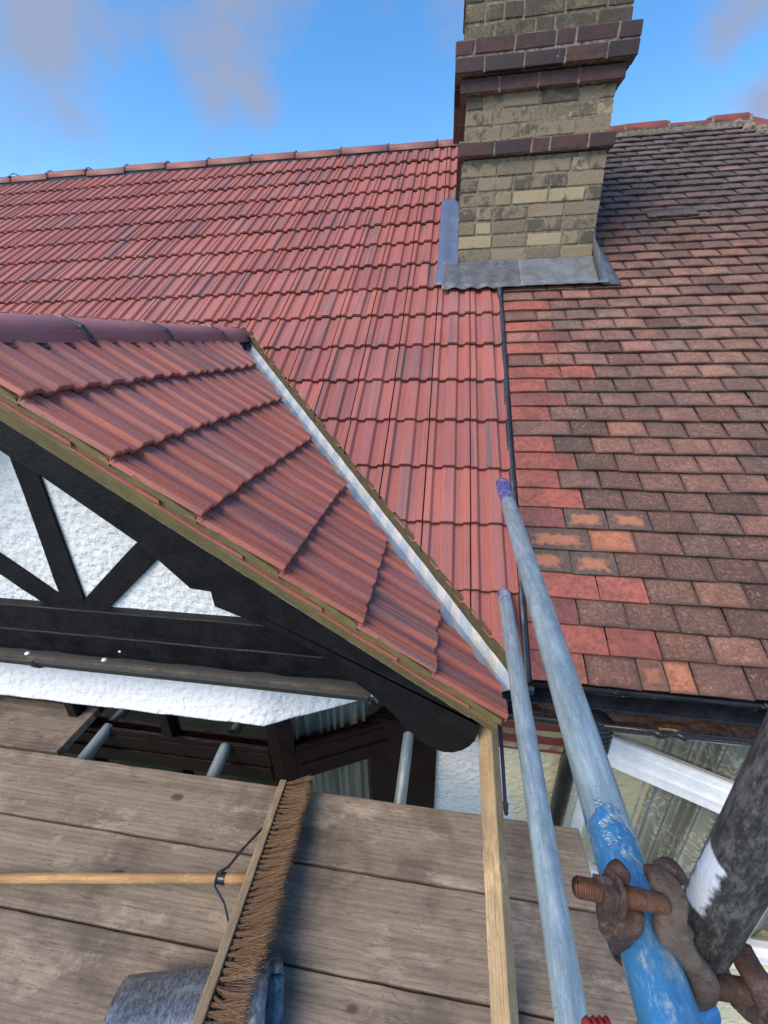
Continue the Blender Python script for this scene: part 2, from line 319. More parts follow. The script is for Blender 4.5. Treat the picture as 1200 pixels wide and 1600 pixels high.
def m_glass(name, rough=.03):
    m = Mat(name); t = m.n('ShaderNodeBsdfTransparent'); t.inputs[0].default_value = (.94, .94, .93, 1); g = m.n('ShaderNodeBsdfGlossy'); g.inputs['Roughness'].default_value = rough
    lw = m.n('ShaderNodeLayerWeight'); lw.inputs['Blend'].default_value = .5; pw = m.math('POWER', lw.outputs['Facing'], 4.0); fr = m.math('ADD', m.math('MULTIPLY', pw, .7), .045); x = m.n('ShaderNodeMixShader'); m.L(fr, x.inputs[0]); m.L(t.outputs[0], x.inputs[1]); m.L(g.outputs[0], x.inputs[2])
    m.L(x.outputs[0], m.t.nodes['Material Output'].inputs[0]); return m.m
M_GLASS = m_glass('window_glass')
def m_curtain():
    m = Mat('grey_net_curtain'); n = m.noise(1, m.vec((30, 30, 1.5)), det=3)
    c = m.mix(m.ramp(n, .3, .7), (.20, .22, .20), (.40, .40, .35)); return m.done(c, .9, spec=.1)
M_CURT = m_curtain()
def m_lace():
    m = Mat('patterned_lace_curtain')
    mg = m.n('ShaderNodeTexWave', wave_type='RINGS', rings_direction='SPHERICAL'); mg.inputs['Scale'].default_value = 4; mg.inputs['Distortion'].default_value = 14; mg.inputs['Detail'].default_value = 2.0; mg.inputs['Detail Scale'].default_value = 2.2
    m.L(m.vec((2.2, 2.2, 1.7)), mg.inputs['Vector'])
    v = m.vor(11, m.vec((1, 1, .8)), feature='SMOOTH_F1'); l = m.ramp(mg.outputs['Fac'], .60, .82); reg = m.ramp(m.noise(7, m.vec((1, 1, .5)), det=2), .44, .56)
    f = m.math('MULTIPLY', l, reg)
    fold = m.noise(1, m.vec((16, 16, .6)), det=2)
    base = m.mix(m.ramp(fold, .35, .65), (.20, .21, .18), (.35, .36, .32))
    c = m.mix(m.math('MULTIPLY', f, .55), base, (.60, .61, .57))
    return m.done(c, .85, spec=.1)
M_LACE = m_lace()
def m_roll():
    m = Mat('dark_slate_coloured_roll'); n = m.noise(1, m.vec((110, 60, 60)), det=8, rough=.85); n2 = m.noise(8, m.vec((.6, 3, 3)), det=5)
    c = m.mix(m.ramp(n, .35, .68), (.04, .046, .060), (.28, .305, .33)); c = m.mix(m.ramp(n2, .5, .7, 0, .5), c, (.33, .35, .38))
    m.bump(n, .35, .002); return m.done(c, .30, metal=.5)
M_ROLL = m_roll()
def m_bristle():
    m = Mat('brown_coir_bristle'); r = m.attr('rnd')
    return m.done(m.mix(r, (.085, .042, .020), (.34, .19, .085)), .6, spec=.3)
M_BRIST = m_bristle()
def m_ridge(name, a, b):
    m = Mat(name); n = m.noise(9, det=6, rough=.65); n2 = m.noise(180, det=3); rnd = m.attr('rnd')
    c = m.mix(m.ramp(n, .35, .7), a, b); c = m.mix(m.ramp(n2, .6, .78, 0, .35), c, (.4, .3, .3))
    m.bump(n2, .3, .002); m.bump(n, .2, .006); return m.done(c, .6, spec=.35)
M_RIDGE = m_ridge('purple_red_ridge_tile', (.36, .135, .125), (.29, .14, .145))
M_RIDGEM = m_ridge('terracotta_ridge_tile', (.27, .10, .080), (.22, .105, .09))
M_RIDGEO = m_ridge('old_red_ridge_tile', (.27, .065, .05), (.17, .05, .045))
def m_ground():
    m = Mat('garden_ground'); n = m.noise(.6, det=6); n2 = m.noise(14, det=5)
    c = m.mix(m.ramp(n, .4, .6), (.05, .075, .03), (.13, .12, .10)); c = m.mix(m.ramp(n2, .4, .7, 0, .5), c, (.05, .05, .035))
    return m.done(c, .95)
M_GROUND = m_ground()

# ------------------------------------------------------------------ object helpers
def link(name, me, mat, parent=None, M=None, label=None, smooth=False):
    o = bpy.data.objects.new(name, me); COL.objects.link(o)
    if mat: me.materials.append(mat)
    if smooth:
        for p in me.polygons: p.use_smooth = True
    if M is not None: o.matrix_basis = M
    if parent is not None:
        o.parent = parent
        mw = parent.matrix_basis.copy(); pp = parent
        while pp.parent is not None:
            mw = pp.parent.matrix_basis @ pp.matrix_parent_inverse @ mw if False else pp.parent.matrix_basis @ (pp.matrix_parent_inverse @ mw); pp = pp.parent
        o.matrix_parent_inverse = mw.inverted()
    if label: o['label'] = label
    return o
def frombm(name, bm, mat, parent=None, M=None, label=None, smooth=False):
    me = bpy.data.meshes.new(name); bm.to_mesh(me); bm.free()
    return link(name, me, mat, parent, M, label, smooth)
def tag(o, label, cat, group=None, kind=None):
    if label: o['label'] = label
    if cat: o['category'] = cat
    if group: o['group'] = group
    if kind: o['kind'] = kind
    return o
def empty(name, loc):
    o = bpy.data.objects.new(name, None); COL.objects.link(o); o.matrix_basis = Matrix.Translation(loc); o.empty_display_size = .1; return o
def box(bm, a, b, M=None):
    x0, y0, z0 = a; x1, y1, z1 = b
    vs = [bm.verts.new(v) for v in ((x0, y0, z0), (x1, y0, z0), (x1, y1, z0), (x0, y1, z0), (x0, y0, z1), (x1, y0, z1), (x1, y1, z1), (x0, y1, z1))]
    if M is not None:
        for v in vs: v.co = M @ v.co
    fs = [bm.faces.new([vs[i] for i in f]) for f in ((0, 3, 2, 1), (4, 5, 6, 7), (0, 1, 5, 4), (1, 2, 6, 5), (2, 3, 7, 6), (3, 0, 4, 7))]
    return vs, fs
def bevel(bm, w, seg=2, ang=.5):
    bm.normal_update()
    e = [x for x in bm.edges if len(x.link_faces) == 2 and x.calc_face_angle(0) > ang]
    bmesh.ops.bevel(bm, geom=e, offset=w, segments=seg, affect='EDGES', profile=.6)
def rough_up(bm, amp, sc):
    for v in bm.verts: v.co += Vector(noise.noise_vector(v.co*sc))*amp
def prism(bm, pts, thick):           # polygon of 3D points extruded by vector thick
    a = [bm.verts.new(p) for p in pts]; b = [bm.verts.new(Vector(p)+Vector(thick)) for p in pts]
    bm.faces.new(a); bm.faces.new(list(reversed(b)))
    n = len(a)
    for i in range(n): bm.faces.new((a[i], b[i], b[(i+1) % n], a[(i+1) % n]))
    bmesh.ops.recalc_face_normals(bm, faces=bm.faces[:])
def sq_(c, k):
    return math.copysign(abs(c)**k, c)
def sweep(bm, pts, rad, n=12, cap=True, upv=(0, 0, 1), k=1.0):   # rad: float or list of (ra, rb)
    pts = [Vector(p) for p in pts]; rings = []
    prev = None
    for i, p in enumerate(pts):
        t = (pts[min(i+1, len(pts)-1)] - pts[max(i-1, 0)]).normalized()
        if prev is None:
            a = Vector(upv) - t*Vector(upv).dot(t)
            if a.length < 1e-4: a = Vector((1, 0, 0)) - t*t.x
        else: a = prev - t*prev.dot(t)
        a.normalize(); prev = a; b = t.cross(a)
        ra, rb = (rad, rad) if isinstance(rad, (int, float)) else (rad[i] if isinstance(rad[i], tuple) else (rad[i], rad[i]))
        rings.append([bm.verts.new(p + a*ra*sq_(math.cos(2*math.pi*q/n), k) + b*rb*sq_(math.sin(2*math.pi*q/n), k)) for q in range(n)])
    for i in range(len(rings)-1):
        for q in range(n): bm.faces.new((rings[i][q], rings[i][(q+1) % n], rings[i+1][(q+1) % n], rings[i+1][q]))
    if cap: bm.faces.new(list(reversed(rings[0]))); bm.faces.new(rings[-1])
    return rings
def axisM(p0, p1, x=(0, 0, 1)):      # local z from p0 towards p1
    p0, p1 = Vector(p0), Vector(p1); z = (p1-p0).normalized(); x = Vector(x); x = (x - z*x.dot(z)).normalized(); y = z.cross(x)
    return Matrix(((x.x, y.x, z.x, p0.x), (x.y, y.y, z.y, p0.y), (x.z, y.z, z.z, p0.z), (0, 0, 0, 1)))
def tube_obj(name, p0, p1, r, mat, parent=None, wall=.0035, x=(0, 0, 1), n=40):
    M = axisM(p0, p1, x); L = (Vector(p1)-Vector(p0)).length; bm = bmesh.new()
    prof = [(r-wall, .06), (r-wall, .002), (r-wall*.5, 0), (r-.0006, 0.0002), (r, .0015)]
    k = max(2, int(L/.05)); prof += [(r, L*i/k) for i in range(1, k)] + [(r, L-.0015), (r-.0006, L-.0002), (r-wall*.5, L), (r-wall, L-.002), (r-wall, L-.06)]
    rings = [[bm.verts.new((a*math.cos(2*math.pi*i/n), a*math.sin(2*math.pi*i/n), z)) for i in range(n)] for a, z in prof]
    for i in range(len(rings)-1):
        for j in range(n): bm.faces.new((rings[i][j], rings[i+1][j], rings[i+1][(j+1) % n], rings[i][(j+1) % n]))
    bm.faces.new(rings[0]); bm.faces.new(list(reversed(rings[-1])))
    for v in bm.verts:
        if v.co.xy.length > r-.0002:
            s = 1 + .012*noise.noise(Vector((v.co.x*20, v.co.y*20, v.co.z*3))); v.co.x *= s; v.co.y *= s
    bmesh.ops.recalc_face_normals(bm, faces=bm.faces[:])
    o = frombm(name, bm, mat, parent, M, smooth=True); return o
def atY(x, y, Y): v = ray(x, y); return v*(Y/v.y)
def atZ(x, y, Z): v = ray(x, y); return v*(Z/v.z)
def atD(x, y, D): return ray(x, y)*D

# ------------------------------------------------------------------ roof frames
P = 0.627313; cp, sp_ = math.cos(P), math.sin(P)
O = Vector((0.122, 4.910, 1.686)); G = .2924; WT = .2
PG = 0.627572; cg, sg = math.cos(PG), math.sin(PG)
OG = Vector((-1.2693, 1.1337, .030)); GG_ = .2597
def frameM(u, v, w, o): return Matrix(((u[0], v[0], w[0], o[0]), (u[1], v[1], w[1], o[1]), (u[2], v[2], w[2], o[2]), (0, 0, 0, 1)))
MAIN = frameM((1, 0, 0), (0, cp, sp_), (0, -sp_, cp), O)
GAB = frameM((0, 1, 0), (-cg, 0, sg), (sg, 0, cg), OG)
XR = -1.36
GABL = frameM((0, -1, 0), (cg, 0, sg), (-sg, 0, cg), Vector((2*XR-OG.x, OG.y, OG.z)))
VC = 1.343       # x + y along the right-hand valley
HT = .0145       # rib height
PROF = [(.0012, -.004), (.0030, .9*HT), (.026, HT), (.029, .93*HT), (.0395, .06*HT), (.044, 0), (.064, 0), (.0685, .06*HT), (.079, .93*HT), (.082, HT), (.124, HT), (.127, .93*HT), (.1375, .06*HT), (.142, 0), (.160, 0), (.1645, .06*HT), (.175, .93*HT), (.178, HT), (.1965, .95*HT), (.1988, -.004)]
def add_tile(bm, lay, u0, v0, gauge, L, seed):
    rr = random.Random(seed); l1, l2, l3 = lay
    a = rr.random(); b = rr.random(); dw = rr.uniform(-.002, .002); dv = rr.uniform(-.004, .004); sk = rr.uniform(-.012, .012)
    NT = .016
    rows = [('nose', 0), ('top', 0.0), ('top', .004), ('top', L*.5), ('top', L)]
    grid = []
    for k, (t, v) in enumerate(rows):
        line = []
        for (u, w) in PROF:
            rib = 1.0 if w > .97*HT else (.5 if w > .5*HT else 0.0)
            lift = .022*(1 - v/gauge) - .004
            z = w + lift + dw
            if t == 'nose': z -= NT + .0012*noise.noise(Vector((u*60+seed, 0, 0)))
            elif k == 1: z -= .002
            vv = v + dv + sk*(u-.1)
            if k <= 1: vv += .0016*noise.noise(Vector((u*70, seed*.7, 3)))
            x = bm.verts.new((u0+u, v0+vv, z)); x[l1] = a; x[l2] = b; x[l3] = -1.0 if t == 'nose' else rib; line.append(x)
        grid.append(line)
    for i in range(len(grid)-1):
        for j in range(len(PROF)-1): bm.faces.new((grid[i][j], grid[i][j+1], grid[i+1][j+1], grid[i+1][j]))
def clip(bm, co, no):
    bmesh.ops.bisect_plane(bm, geom=bm.verts[:]+bm.edges[:]+bm.faces[:], plane_co=co, plane_no=no, clear_outer=True, dist=1e-6)
def clipW(bm, M, co, no):            # world-space plane on a mesh in local space
    Mi = M.inverted(); clip(bm, Mi @ Vector(co), (Mi.to_3x3() @ Vector(no)))
def tile_field(cols, rows, gauge, skip=None):
    bm = bmesh.new(); lay = (bm.verts.layers.float.new('rnd'), bm.verts.layers.float.new('rnd2'), bm.verts.layers.float.new('rib'))
    for r in rows:
        for c in cols:
            if skip and skip(c, r): continue
            add_tile(bm, lay, c*WT, -r*gauge, gauge, gauge+.035, c*131+r*17+7)
    return bm

# ================================================================== SETTING
bm = bmesh.new(); bmesh.ops.create_grid(bm, x_segments=4, y_segments=4, size=400)
tag(frombm('ground', bm, M_GROUND, M=Matrix.Translation((0, 0, -6.2))), None, None, kind='structure')

# ================================================================== LEFT HOUSE
H = empty('house', (-2.5, 5.0, -6.2))
tag(H, 'house with new red interlocking tiles, black and white gable and shared brick chimney', 'house')
# main slope, right of the gable ridge and left of it
e = .0435*math.sqrt(2); ye = VC+e-XR-e
mroof = None
for cols, clips in ((range(-9, 1), [((.296, 0, 0), (1, 0, 0)), ((XR+e, 0, 0), (-1, 0, 0)), ((VC+e, 0, 0), (-1, -1, 0))]),
                    (range(-9, -6), [((XR+e, 0, 0), (1, 0, 0)), ((XR-e, 0, 0), (-1, 0, 0)), ((0, ye, 0), (0, -1, 0))]),
                    (range(-40, -6), [((XR-e, 0, 0), (1, 0, 0)), ((2*XR-VC-e, 0, 0), (1, -1, 0))])):
    f_ = tile_field(cols, range(0, 17), G); clip(f_, (0, -.015, 0), (0, 1, 0))
    for co, no in clips: clipW(f_, MAIN, co, no)
    if mroof is None: mroof = f_
    else:
        me = bpy.data.meshes.new('tmp'); f_.to_mesh(me); f_.free(); mroof.from_mesh(me); bpy.data.meshes.remove(me)
# cut tiles away where the chimney stands
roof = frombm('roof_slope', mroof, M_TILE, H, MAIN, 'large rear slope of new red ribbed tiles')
# underlay slabs below the tiles
def slab(name, M, u0, u1, v0, v1, w0, w1, mat, parent, clips=()):
    bm = bmesh.new(); box(bm, (u0, v0, w0), (u1, v1, w1)); 
    for co, no in clips:
        clipW(bm, M, co, no); 
        ee = [x for x in bm.edges if x.is_boundary]
        if ee: bmesh.ops.contextual_create(bm, geom=ee)
    return frombm(name, bm, mat, parent, M)
slab('roof_underlay', MAIN, -8.1, .175, -4.66, .08, -.075, -.030, M_ASPH, H)
# back slope
bm = bmesh.new(); box(bm, (-8, 5.0, 1.70), (.29, 9.0, 1.74)); 
for v in bm.verts: v.co.z -= max(0, v.co.y-5.0)*math.tan(P)
frombm('back_roof_slope', bm, M_TILE, H)
# verge strip between the two roofs
bm = bmesh.new()
path = []
for i in range(40):
    t = i/39; v = -2.40 - t*(4.70-2.40); path.append(MAIN @ Vector((.183+.003*math.sin(t*9), v, .012+.002*math.sin(i*1.3))))
sweep(bm, path, [(.010, .0125)]*40, 10, upv=(0, -sp_, cp))
sweep(bm, [MAIN @ Vector((.182, -2.36-.6*0, .0)), MAIN @ Vector((.182, -2.40, .018)), MAIN @ Vector((.182, -2.47, .012))], [(.02, .012), (.022, .018), (.012, .0125)], 10, upv=(0, -sp_, cp))
a = [MAIN @ Vector((u, v, -.012)) for u, v in ((.168, -2.42), (.168, -4.72), (.212, -4.72), (.205, -2.42))]
prism(bm, a, (0, 0, -.02))
frombm('bonding_gutter_strip', bm, M_RUBBER, H, label='black rubber strip running up the join of new and old tiles', smooth=False)
# ridge tiles
def ridge_tile(x0, x1, half, rise, base, drop, n=9, seed=0, thick=.014):
    bm = bmesh.new(); l = bm.verts.layers.float.new('rnd'); r = random.Random(seed); rv = r.random()
    rings = []
    for s, (xx, sc) in enumerate(((x0, .94), (x0, 1), (x0+(x1-x0)*.5, 1), (x1-.002, 1), (x1, .975))):
        ring = []
        for k in range(n+1):
            a = math.pi*k/n; yy = -math.cos(a)*half*(1 if s else .97); zz = (math.sin(a)**.8)*rise*(1 if s else .95)
            vt = bm.verts.new((xx, yy*sc, base + zz*sc)); vt[l] = rv; ring.append(vt)
        rings.append(ring)
    for i in range(len(rings)-1):
        for k in range(n): bm.faces.new((rings[i][k], rings[i+1][k], rings[i+1][k+1], rings[i][k+1]))
    # thickness lip
    low = []
    for ring, sx in ((rings[1], 1), (rings[4], 1)):
        inner = [bm.verts.new((v.co.x, v.co.y*.86, base+(v.co.z-base)*.82)) for v in ring]
        for k in range(n): bm.faces.new((ring[k], ring[k+1], inner[k+1], inner[k]))
        low.append(inner)
    for k in (0, n):
        bm.faces.new((rings[1][k], rings[4][k], low[1][k], low[0][k]))
    for k in range(n): bm.faces.new((low[0][k], low[0][k+1], low[1][k+1], low[1][k]))
    bmesh.ops.recalc_face_normals(bm, faces=bm.faces[:])
    rough_up(bm, .0015, 9)
    return bm
RM = Matrix.Translation((0, 4.99, 1.690)) @ Matrix.Rotation(.006, 4, 'Y')
xs = [-.182 - .4655*k for k in range(-1, 17)]
for k in range(len(xs)-1):
    x1, x0 = xs[k], xs[k+1]; x1 = min(x1, .02)
    frombm('ridge_tile', ridge_tile(x0+.006, x1-.006, .115, .078, 0, 0, seed=k), M_RIDGEM, H, RM @ Matrix.Rotation(random.uniform(-.004, .004), 4, 'Y'), smooth=True)
bm = bmesh.new(); box(bm, (-8, -.10, -.035), (.02, .10, .014))
for x in xs[1:]: box(bm, (x-.008, -.117, .0), (x+.008, .117, .040)); sweep(bm, [(x, -.122, 0), (x+.003, -.09, .055), (x, -.04, .082), (x, .04, .082), (x, .12, 0)], [(.004, .007)]*5, 6)
frombm('ridge_vent_strip', bm, M_RUBBER, H, RM)

# ---- gable roof
gt = tile_field(range(-2, 9), range(0, 8), GG_)
clipW(gt, GAB, (0, .900, 0), (0, -1, 0)); clipW(gt, GAB, (VC-.084*math.sqrt(2), 0, 0), (1, 1, 0))
clipW(gt, GAB, (XR+.02, 0, 0), (-1, 0, 0))
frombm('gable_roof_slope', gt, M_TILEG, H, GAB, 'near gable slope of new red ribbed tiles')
gl = tile_field(range(-9, 2), range(0, 8), GG_); 
clipW(gl, GABL, (0, .900, 0), (0, -1, 0)); clipW(gl, GABL, (2*XR-VC+.082*math.sqrt(2), 0, 0), (-1, 1, 0)); clipW(gl, GABL, (XR-.02, 0, 0), (1, 0, 0))
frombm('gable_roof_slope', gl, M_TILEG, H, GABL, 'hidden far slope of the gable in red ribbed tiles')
for sgn, Mx in ((1, GAB), (-1, GABL)):
    clips = [((VC-.02, 0, 0), (1, 1, 0))] if sgn == 1 else [((2*XR-VC+.02, 0, 0), (-1, 1, 0))]
    u0, u1 = (-.205, 1.42) if sgn == 1 else (-1.42, .205)
    slab('gable_underlay', Mx, u0, u1, -1.80, .02, -.07, -.030, M_ASPH, H, clips)
# gable ridge
GR = Matrix.Translation((XR, 0, .018)) @ Matrix.Rotation(math.pi/2, 4, 'Z')
gy = [.93, 1.393, 1.857, 2.350, 2.645]
for k in range(4):
    bm = ridge_tile(gy[k]+(.01 if k else -.03), gy[k+1]-.008, .118, .088, 0, 0, n=12, seed=50+k)
    frombm('gable_ridge_tile', bm, M_RIDGE, H, GR, smooth=True)
bm = bmesh.new(); box(bm, (.95, -.105, -.03), (2.64, .105, .012))
for y in gy[1:4]:
    sweep(bm, [(y, -.121, 0), (y-.012, -.10, .05), (y-.02, -.05, .078), (y-.02, 0, .088), (y-.02, .05, .080), (y, .12, 0)], [(.006, .009), (.012, .014), (.008, .016), (.008, .012), (.008, .014), (.006, .01)], 6)
rr = random.Random(3)
for k in range(17):     # ruffled black skirt peeping out under the ridge
    y = .95+k*.1; 
    for s in (-1, 1): box(bm, (y, s*.112-.02, -.045+rr.uniform(-.004, .004)), (y+.07, s*.112+.02, -.012), )
frombm('gable_ridge_vent', bm, M_RUBBER, H, GR)
# valley trough, mortar
n1 = Vector((0, -sp_, cp)); n2 = Vector((sg, 0, cg)); dv_ = n1.cross(n2).normalized()
if dv_.z > 0: dv_ = -dv_
def valley_pt(z):
    y = (n1.dot(O)-n1.z*z)/n1.y; x = (n2.dot(OG)-n2.z*z)/n2.x; return Vector((x, y, z))
A0, A1 = valley_pt(.03), valley_pt(-1.075)
side_m = Vector((0, cp, sp_)); side_g = Vector((-cg, 0, sg))     # up the slopes
def uvz(e, slope, off):      # point beside the valley: plan distance e on a slope, normal offset
    return e
def strip(pts_by_e, n, mat, name, parent, label=None, wob=0, sc=8, smooth=False, zz=None):
    bm = bmesh.new(); rows = []
    LV = (A1-A0).length
    for i in range(n+1):
        t = i/n; row = []
        for (e_, off) in pts_by_e:
            # move perpendicular in plan by e_, height from the slope planes
            base = A0.lerp(A1, t); px = base + Vector((1, 1, 0))/math.sqrt(2)*e_
            if e_ >= 0: z = (n1.dot(O)-n1.y*px.y)/n1.z
            else: z = (n2.dot(OG)-n2.x*px.x)/n2.z
            wv = wob*noise.noise(Vector((t*LV*sc, e_*20, 5)))
            px = px + Vector((1, 1, 0))/math.sqrt(2)*wv
            v = bm.verts.new((px.x, px.y, z+off+wob*.5*noise.noise(Vector((t*LV*sc*1.7, e_*30, 9))))); row.append(v)
        rows.append(row)
    for i in range(n):
        for j in range(len(pts_by_e)-1): bm.faces.new((rows[i][j], rows[i+1][j], rows[i+1][j+1], rows[i][j+1]))
    bmesh.ops.recalc_face_normals(bm, faces=bm.faces[:])
    Mx = axisM(A0, A1)
    for v in bm.verts: v.co = Mx.inverted() @ v.co
    return frombm(name, bm, mat, parent, Mx, label, smooth)
# trough with local x along valley for the painted rib reflections
tr = strip([(-.15, -.030), (-.115, -.026), (-.085, -.034), (-.05, -.036), (-.02, -.034), (0, -.033), (.02, -.033), (.06, -.034), (.10, -.028), (.15, -.028)], 60, None, 'valley_trough', H, 'whitish valley trough between the two red roofs', wob=.002, sc=7)
Mi = tr.matrix_basis
# re-express so that object x runs along the valley
Rx = Matrix.Rotation(math.pi/2, 4, 'Y')
for v in tr.data.vertices: v.co = Rx.inverted() @ v.co
tr.matrix_basis = Mi @ Rx; tr.data.materials.append(M_TROUGH)
strip([(.034, -.038), (.035, -.016), (.037, .002), (.040, .012), (.0435, .019)], 90, M_VMORTAR2, 'valley_mortar', H, 'olive mortar fillet along the valley', wob=.0022, sc=14)
strip([(-.088, -.040), (-.086, -.012), (-.082, -.008)], 60, M_MORTAR, 'valley_mortar', H, wob=.003, sc=9)
# mortar blob at the head of the valley
bm = bmesh.new(); bmesh.ops.create_icosphere(bm, subdivisions=3, radius=1)
for v in bm.verts: v.co = Vector((v.co.x*.10, v.co.y*.075, v.co.z*.050)); v.co += Vector(noise.noise_vector(v.co*20))*.015
frombm('valley_head_mortar', bm, M_VMORTAR2, H, Matrix.Translation(valley_pt(.050)+Vector((-.02, .03, .0))), smooth=True)

# ---- verge mortar, undercloak
def gz(x, off=0): return (n2.dot(OG)-n2.x*x)/n2.z + off
def gz2(x, off=0): return gz(x) if x >= XR else gz(2*XR-x)
bm = bmesh.new(); rr = random.Random(5)
N = 120; topv, botv, topb = [], [], []
x0, x1 = XR, .19
for i in range(N+1):
    x = x0+(x1-x0)*i/N; s = (x-OG.x)/cg/GG_; fr = s % 1.0
    step = .014*(fr if fr > 0 else 0)          # tiles lift towards their noses
    zt = gz(x) - .018 + .004*noise.noise(Vector((x*14, 0, 0))); zb = -.026-.6965*(x+1.36) + .002*noise.noise(Vector((x*9, 4, 0)))
    dy = .004*noise.noise(Vector((x*11, 1, 2)))
    topv.append(bm.verts.new((x, .913+dy, zt+.010))); botv.append(bm.verts.new((x, .921+dy, zb))); topb.append(bm.verts.new((x, .96, zt+.010)))
mid = [bm.verts.new((v.co.x, .909+.003*noise.noise(v.co*12), (v.co.z+w.co.z)/2)) for v, w in zip(topv, botv)]
botb = [bm.verts.new((v.co.x, .96, v.co.z)) for v in botv]
for i in range(N):
    for a, b in ((topb, topv), (topv, mid), (mid, botv), (botv, botb)): bm.faces.new((a[i], a[i+1], b[i+1], b[i]))
bm.faces.new((topb[-1], topv[-1], mid[-1], botv[-1], botb[-1]))
vmx = bm.copy()
for v in vmx.verts: v.co.x = 2*XR - v.co.x
for f in vmx.faces: f.normal_flip()
frombm('verge_mortar', bm, M_VMORTAR, H, label='smooth olive mortar bedding under the verge tiles'); frombm('verge_mortar', vmx, M_VMORTAR, H)
bm = bmesh.new()   # red tile slips let into the mortar at each course
for r in range(1, 7):
    xa = OG.x + cg*GG_*r - .115; xb = xa + .125
    prism(bm, [Vector((xa, .903, gz(xa)-.036)), Vector((xb, .903, gz(xb)-.030)), Vector((xb+.10, .903, gz(xb+.10)-.018)), Vector((xb+.10, .903, gz(xb+.10)-.030)), Vector((xb, .903, gz(xb)-.040)), Vector((xa, .903, gz(xa)-.041))], (0, .02, 0))
frombm('undercloak_slips', bm, M_TILEG, H)
bm = bmesh.new()
for r in range(1, 8):
    xa = OG.x + cg*GG_*r
    vs, _ = box(bm, (xa-.155, .901, 0), (xa-.004, .93, .022))
    for v in vs: v.co.z += gz(v.co.x) - .012
rough_up(bm, .002, 30); frombm('verge_pointing', bm, M_VMORTAR, H)

# ---- bargeboards
top = [(-1.36, -.030), (-1.166, -.169), (-.075, -.927), (.143, -1.088)]
low_px = [(748, 1131), (747, 1147), (742, 1158), (733, 1167), (722, 1173), (707, 1176.5), (692, 1175.5), (677, 1170), (662, 1161), (647, 1150), (628, 1131), (600, 1102), (577, 1083), (521, 1043), (492, 1018), (407, 977), (335, 948), (329, 925), (297, 920), (245, 874), (214, 848), (59, 741), (15, 715)]
poly = [Vector((x, .93, z)) for x, z in top]
low = [atY(x, y, .93) for x, y in low_px]
slopex = low[-1]; k = (low[-1].z-low[-4].z)/(low[-1].x-low[-4].x)
low.append(Vector((-1.36, .93, low[-1].z + k*(-1.36-low[-1].x))))
poly = poly + low
bm = bmesh.new(); prism(bm, poly, (0, .028, 0)); bevel(bm, .0015, 1, 1.2); m2 = bm.copy()
frombm('bargeboard', bm, M_BLACKW, H, label='thick black bargeboard with rounded foot below the near gable slope')
for v in m2.verts: v.co.x = 2*XR - v.co.x
for f in m2.faces: f.normal_flip()
frombm('bargeboard', m2, M_BLACKW, H)
# thin pale line of old mortar on top of board
bm = bmesh.new(); pts = [Vector((x, .927, z+.001+.002*noise.noise(Vector((x*30, 0, 0))))) for x, z in [(-1.36+i*.03, -.030 - i*.03*.6975) for i in range(50)]]
sweep(bm, pts, [(.0022+.0018*abs(noise.noise(Vector((p.x*25, 3, 1)))), .004) for p in pts], 6); frombm('mortar_squeeze', bm, M_OLDMORTAR, H)

# ---- gable wall with bell-cast skirt and bay
YW = 1.05
def wall_ring(z, out):    # plan outline of gable/bay apron, offset outward
    xc = XR; h = .745
    return [(xc-h-.66+.0, YW+.31-out), (xc-h, YW-out), (xc+h, YW-out), (xc+h+.66, YW+.31-out)]
bm = bmesh.new()
prof = [(-1.0, 0.0), (-1.10, 0.0), (-1.17, .006), (-1.22, .016), (-1.26, .029), (-1.295, .043), (-1.30, .045)]
rows = []
hx = .739
def plan(out):            # canted bay in plan: front between x = XR-hx and XR+hx
    return [(XR-hx-.62, YW+.30-out), (XR-hx, YW-out), (XR+hx, YW-out), (XR+hx+.62, YW+.30-out)]
def subdiv(pl, n=24):
    o = []
    for a, b in zip(pl[:-1], pl[1:]):
        for i in range(n): o.append((a[0]+(b[0]-a[0])*i/n, a[1]+(b[1]-a[1])*i/n))
    return o+[pl[-1]]
for z, out in prof:
    rows.append([bm.verts.new((x, y+.003*noise.noise(Vector((x*9, z*30, 0))), z + (.006*noise.noise(Vector((x*16, 0, 0))) if z < -1.28 else 0))) for x, y in subdiv(plan(out))])
for i in range(len(rows)-1):
    for j in range(len(rows[0])-1): bm.faces.new((rows[i][j], rows[i+1][j], rows[i+1][j+1], rows[i][j+1]))
last = rows[-1]; inner = [bm.verts.new((v.co.x, v.co.y+.10, v.co.z+.004)) for v in last]
for j in range(len(last)-1): bm.faces.new((last[j], inner[j], inner[j+1], last[j+1]))
bmesh.ops.recalc_face_normals(bm, faces=bm.faces[:])
frombm('render_skirt', bm, M_WHITE, H, label='white roughcast skirt flaring out above the bay window', smooth=True)
bm = bmesh.new()
prism(bm, [Vector((XR, YW, .0)), Vector((XR+1.55, YW, -1.12)), Vector((XR+1.35, YW, -1.12)), Vector((XR-1.35, YW, -1.12)), Vector((XR-1.55, YW, -1.12))], (0, .15, 0))
frombm('gable_wall', bm, M_WHITE, H, label='white roughcast gable triangle between black timbers')
def timber(px_pts, y=1.040, d=.012, name='timber', **k):
    bm = bmesh.new(); prism(bm, [atY(x, yy, y) for x, yy in px_pts], (0, d, 0)); bmesh.ops.subdivide_edges(bm, edges=bm.edges[:], cuts=6); rough_up(bm, .0025, 22)
    for v in bm.verts: v.co.y = max(y-.001, v.co.y)
    return frombm(name, bm, M_BLACKW, H, **k)
timber([(10, 690), (17, 718), (95, 933), (99, 960), (139, 960), (131, 937), (59, 741), (50, 715)])
timber([(-40, 842), (-40, 872), (0, 897), (74, 947), (110, 965), (110, 942), (95, 932), (0, 867)], y=1.0405)
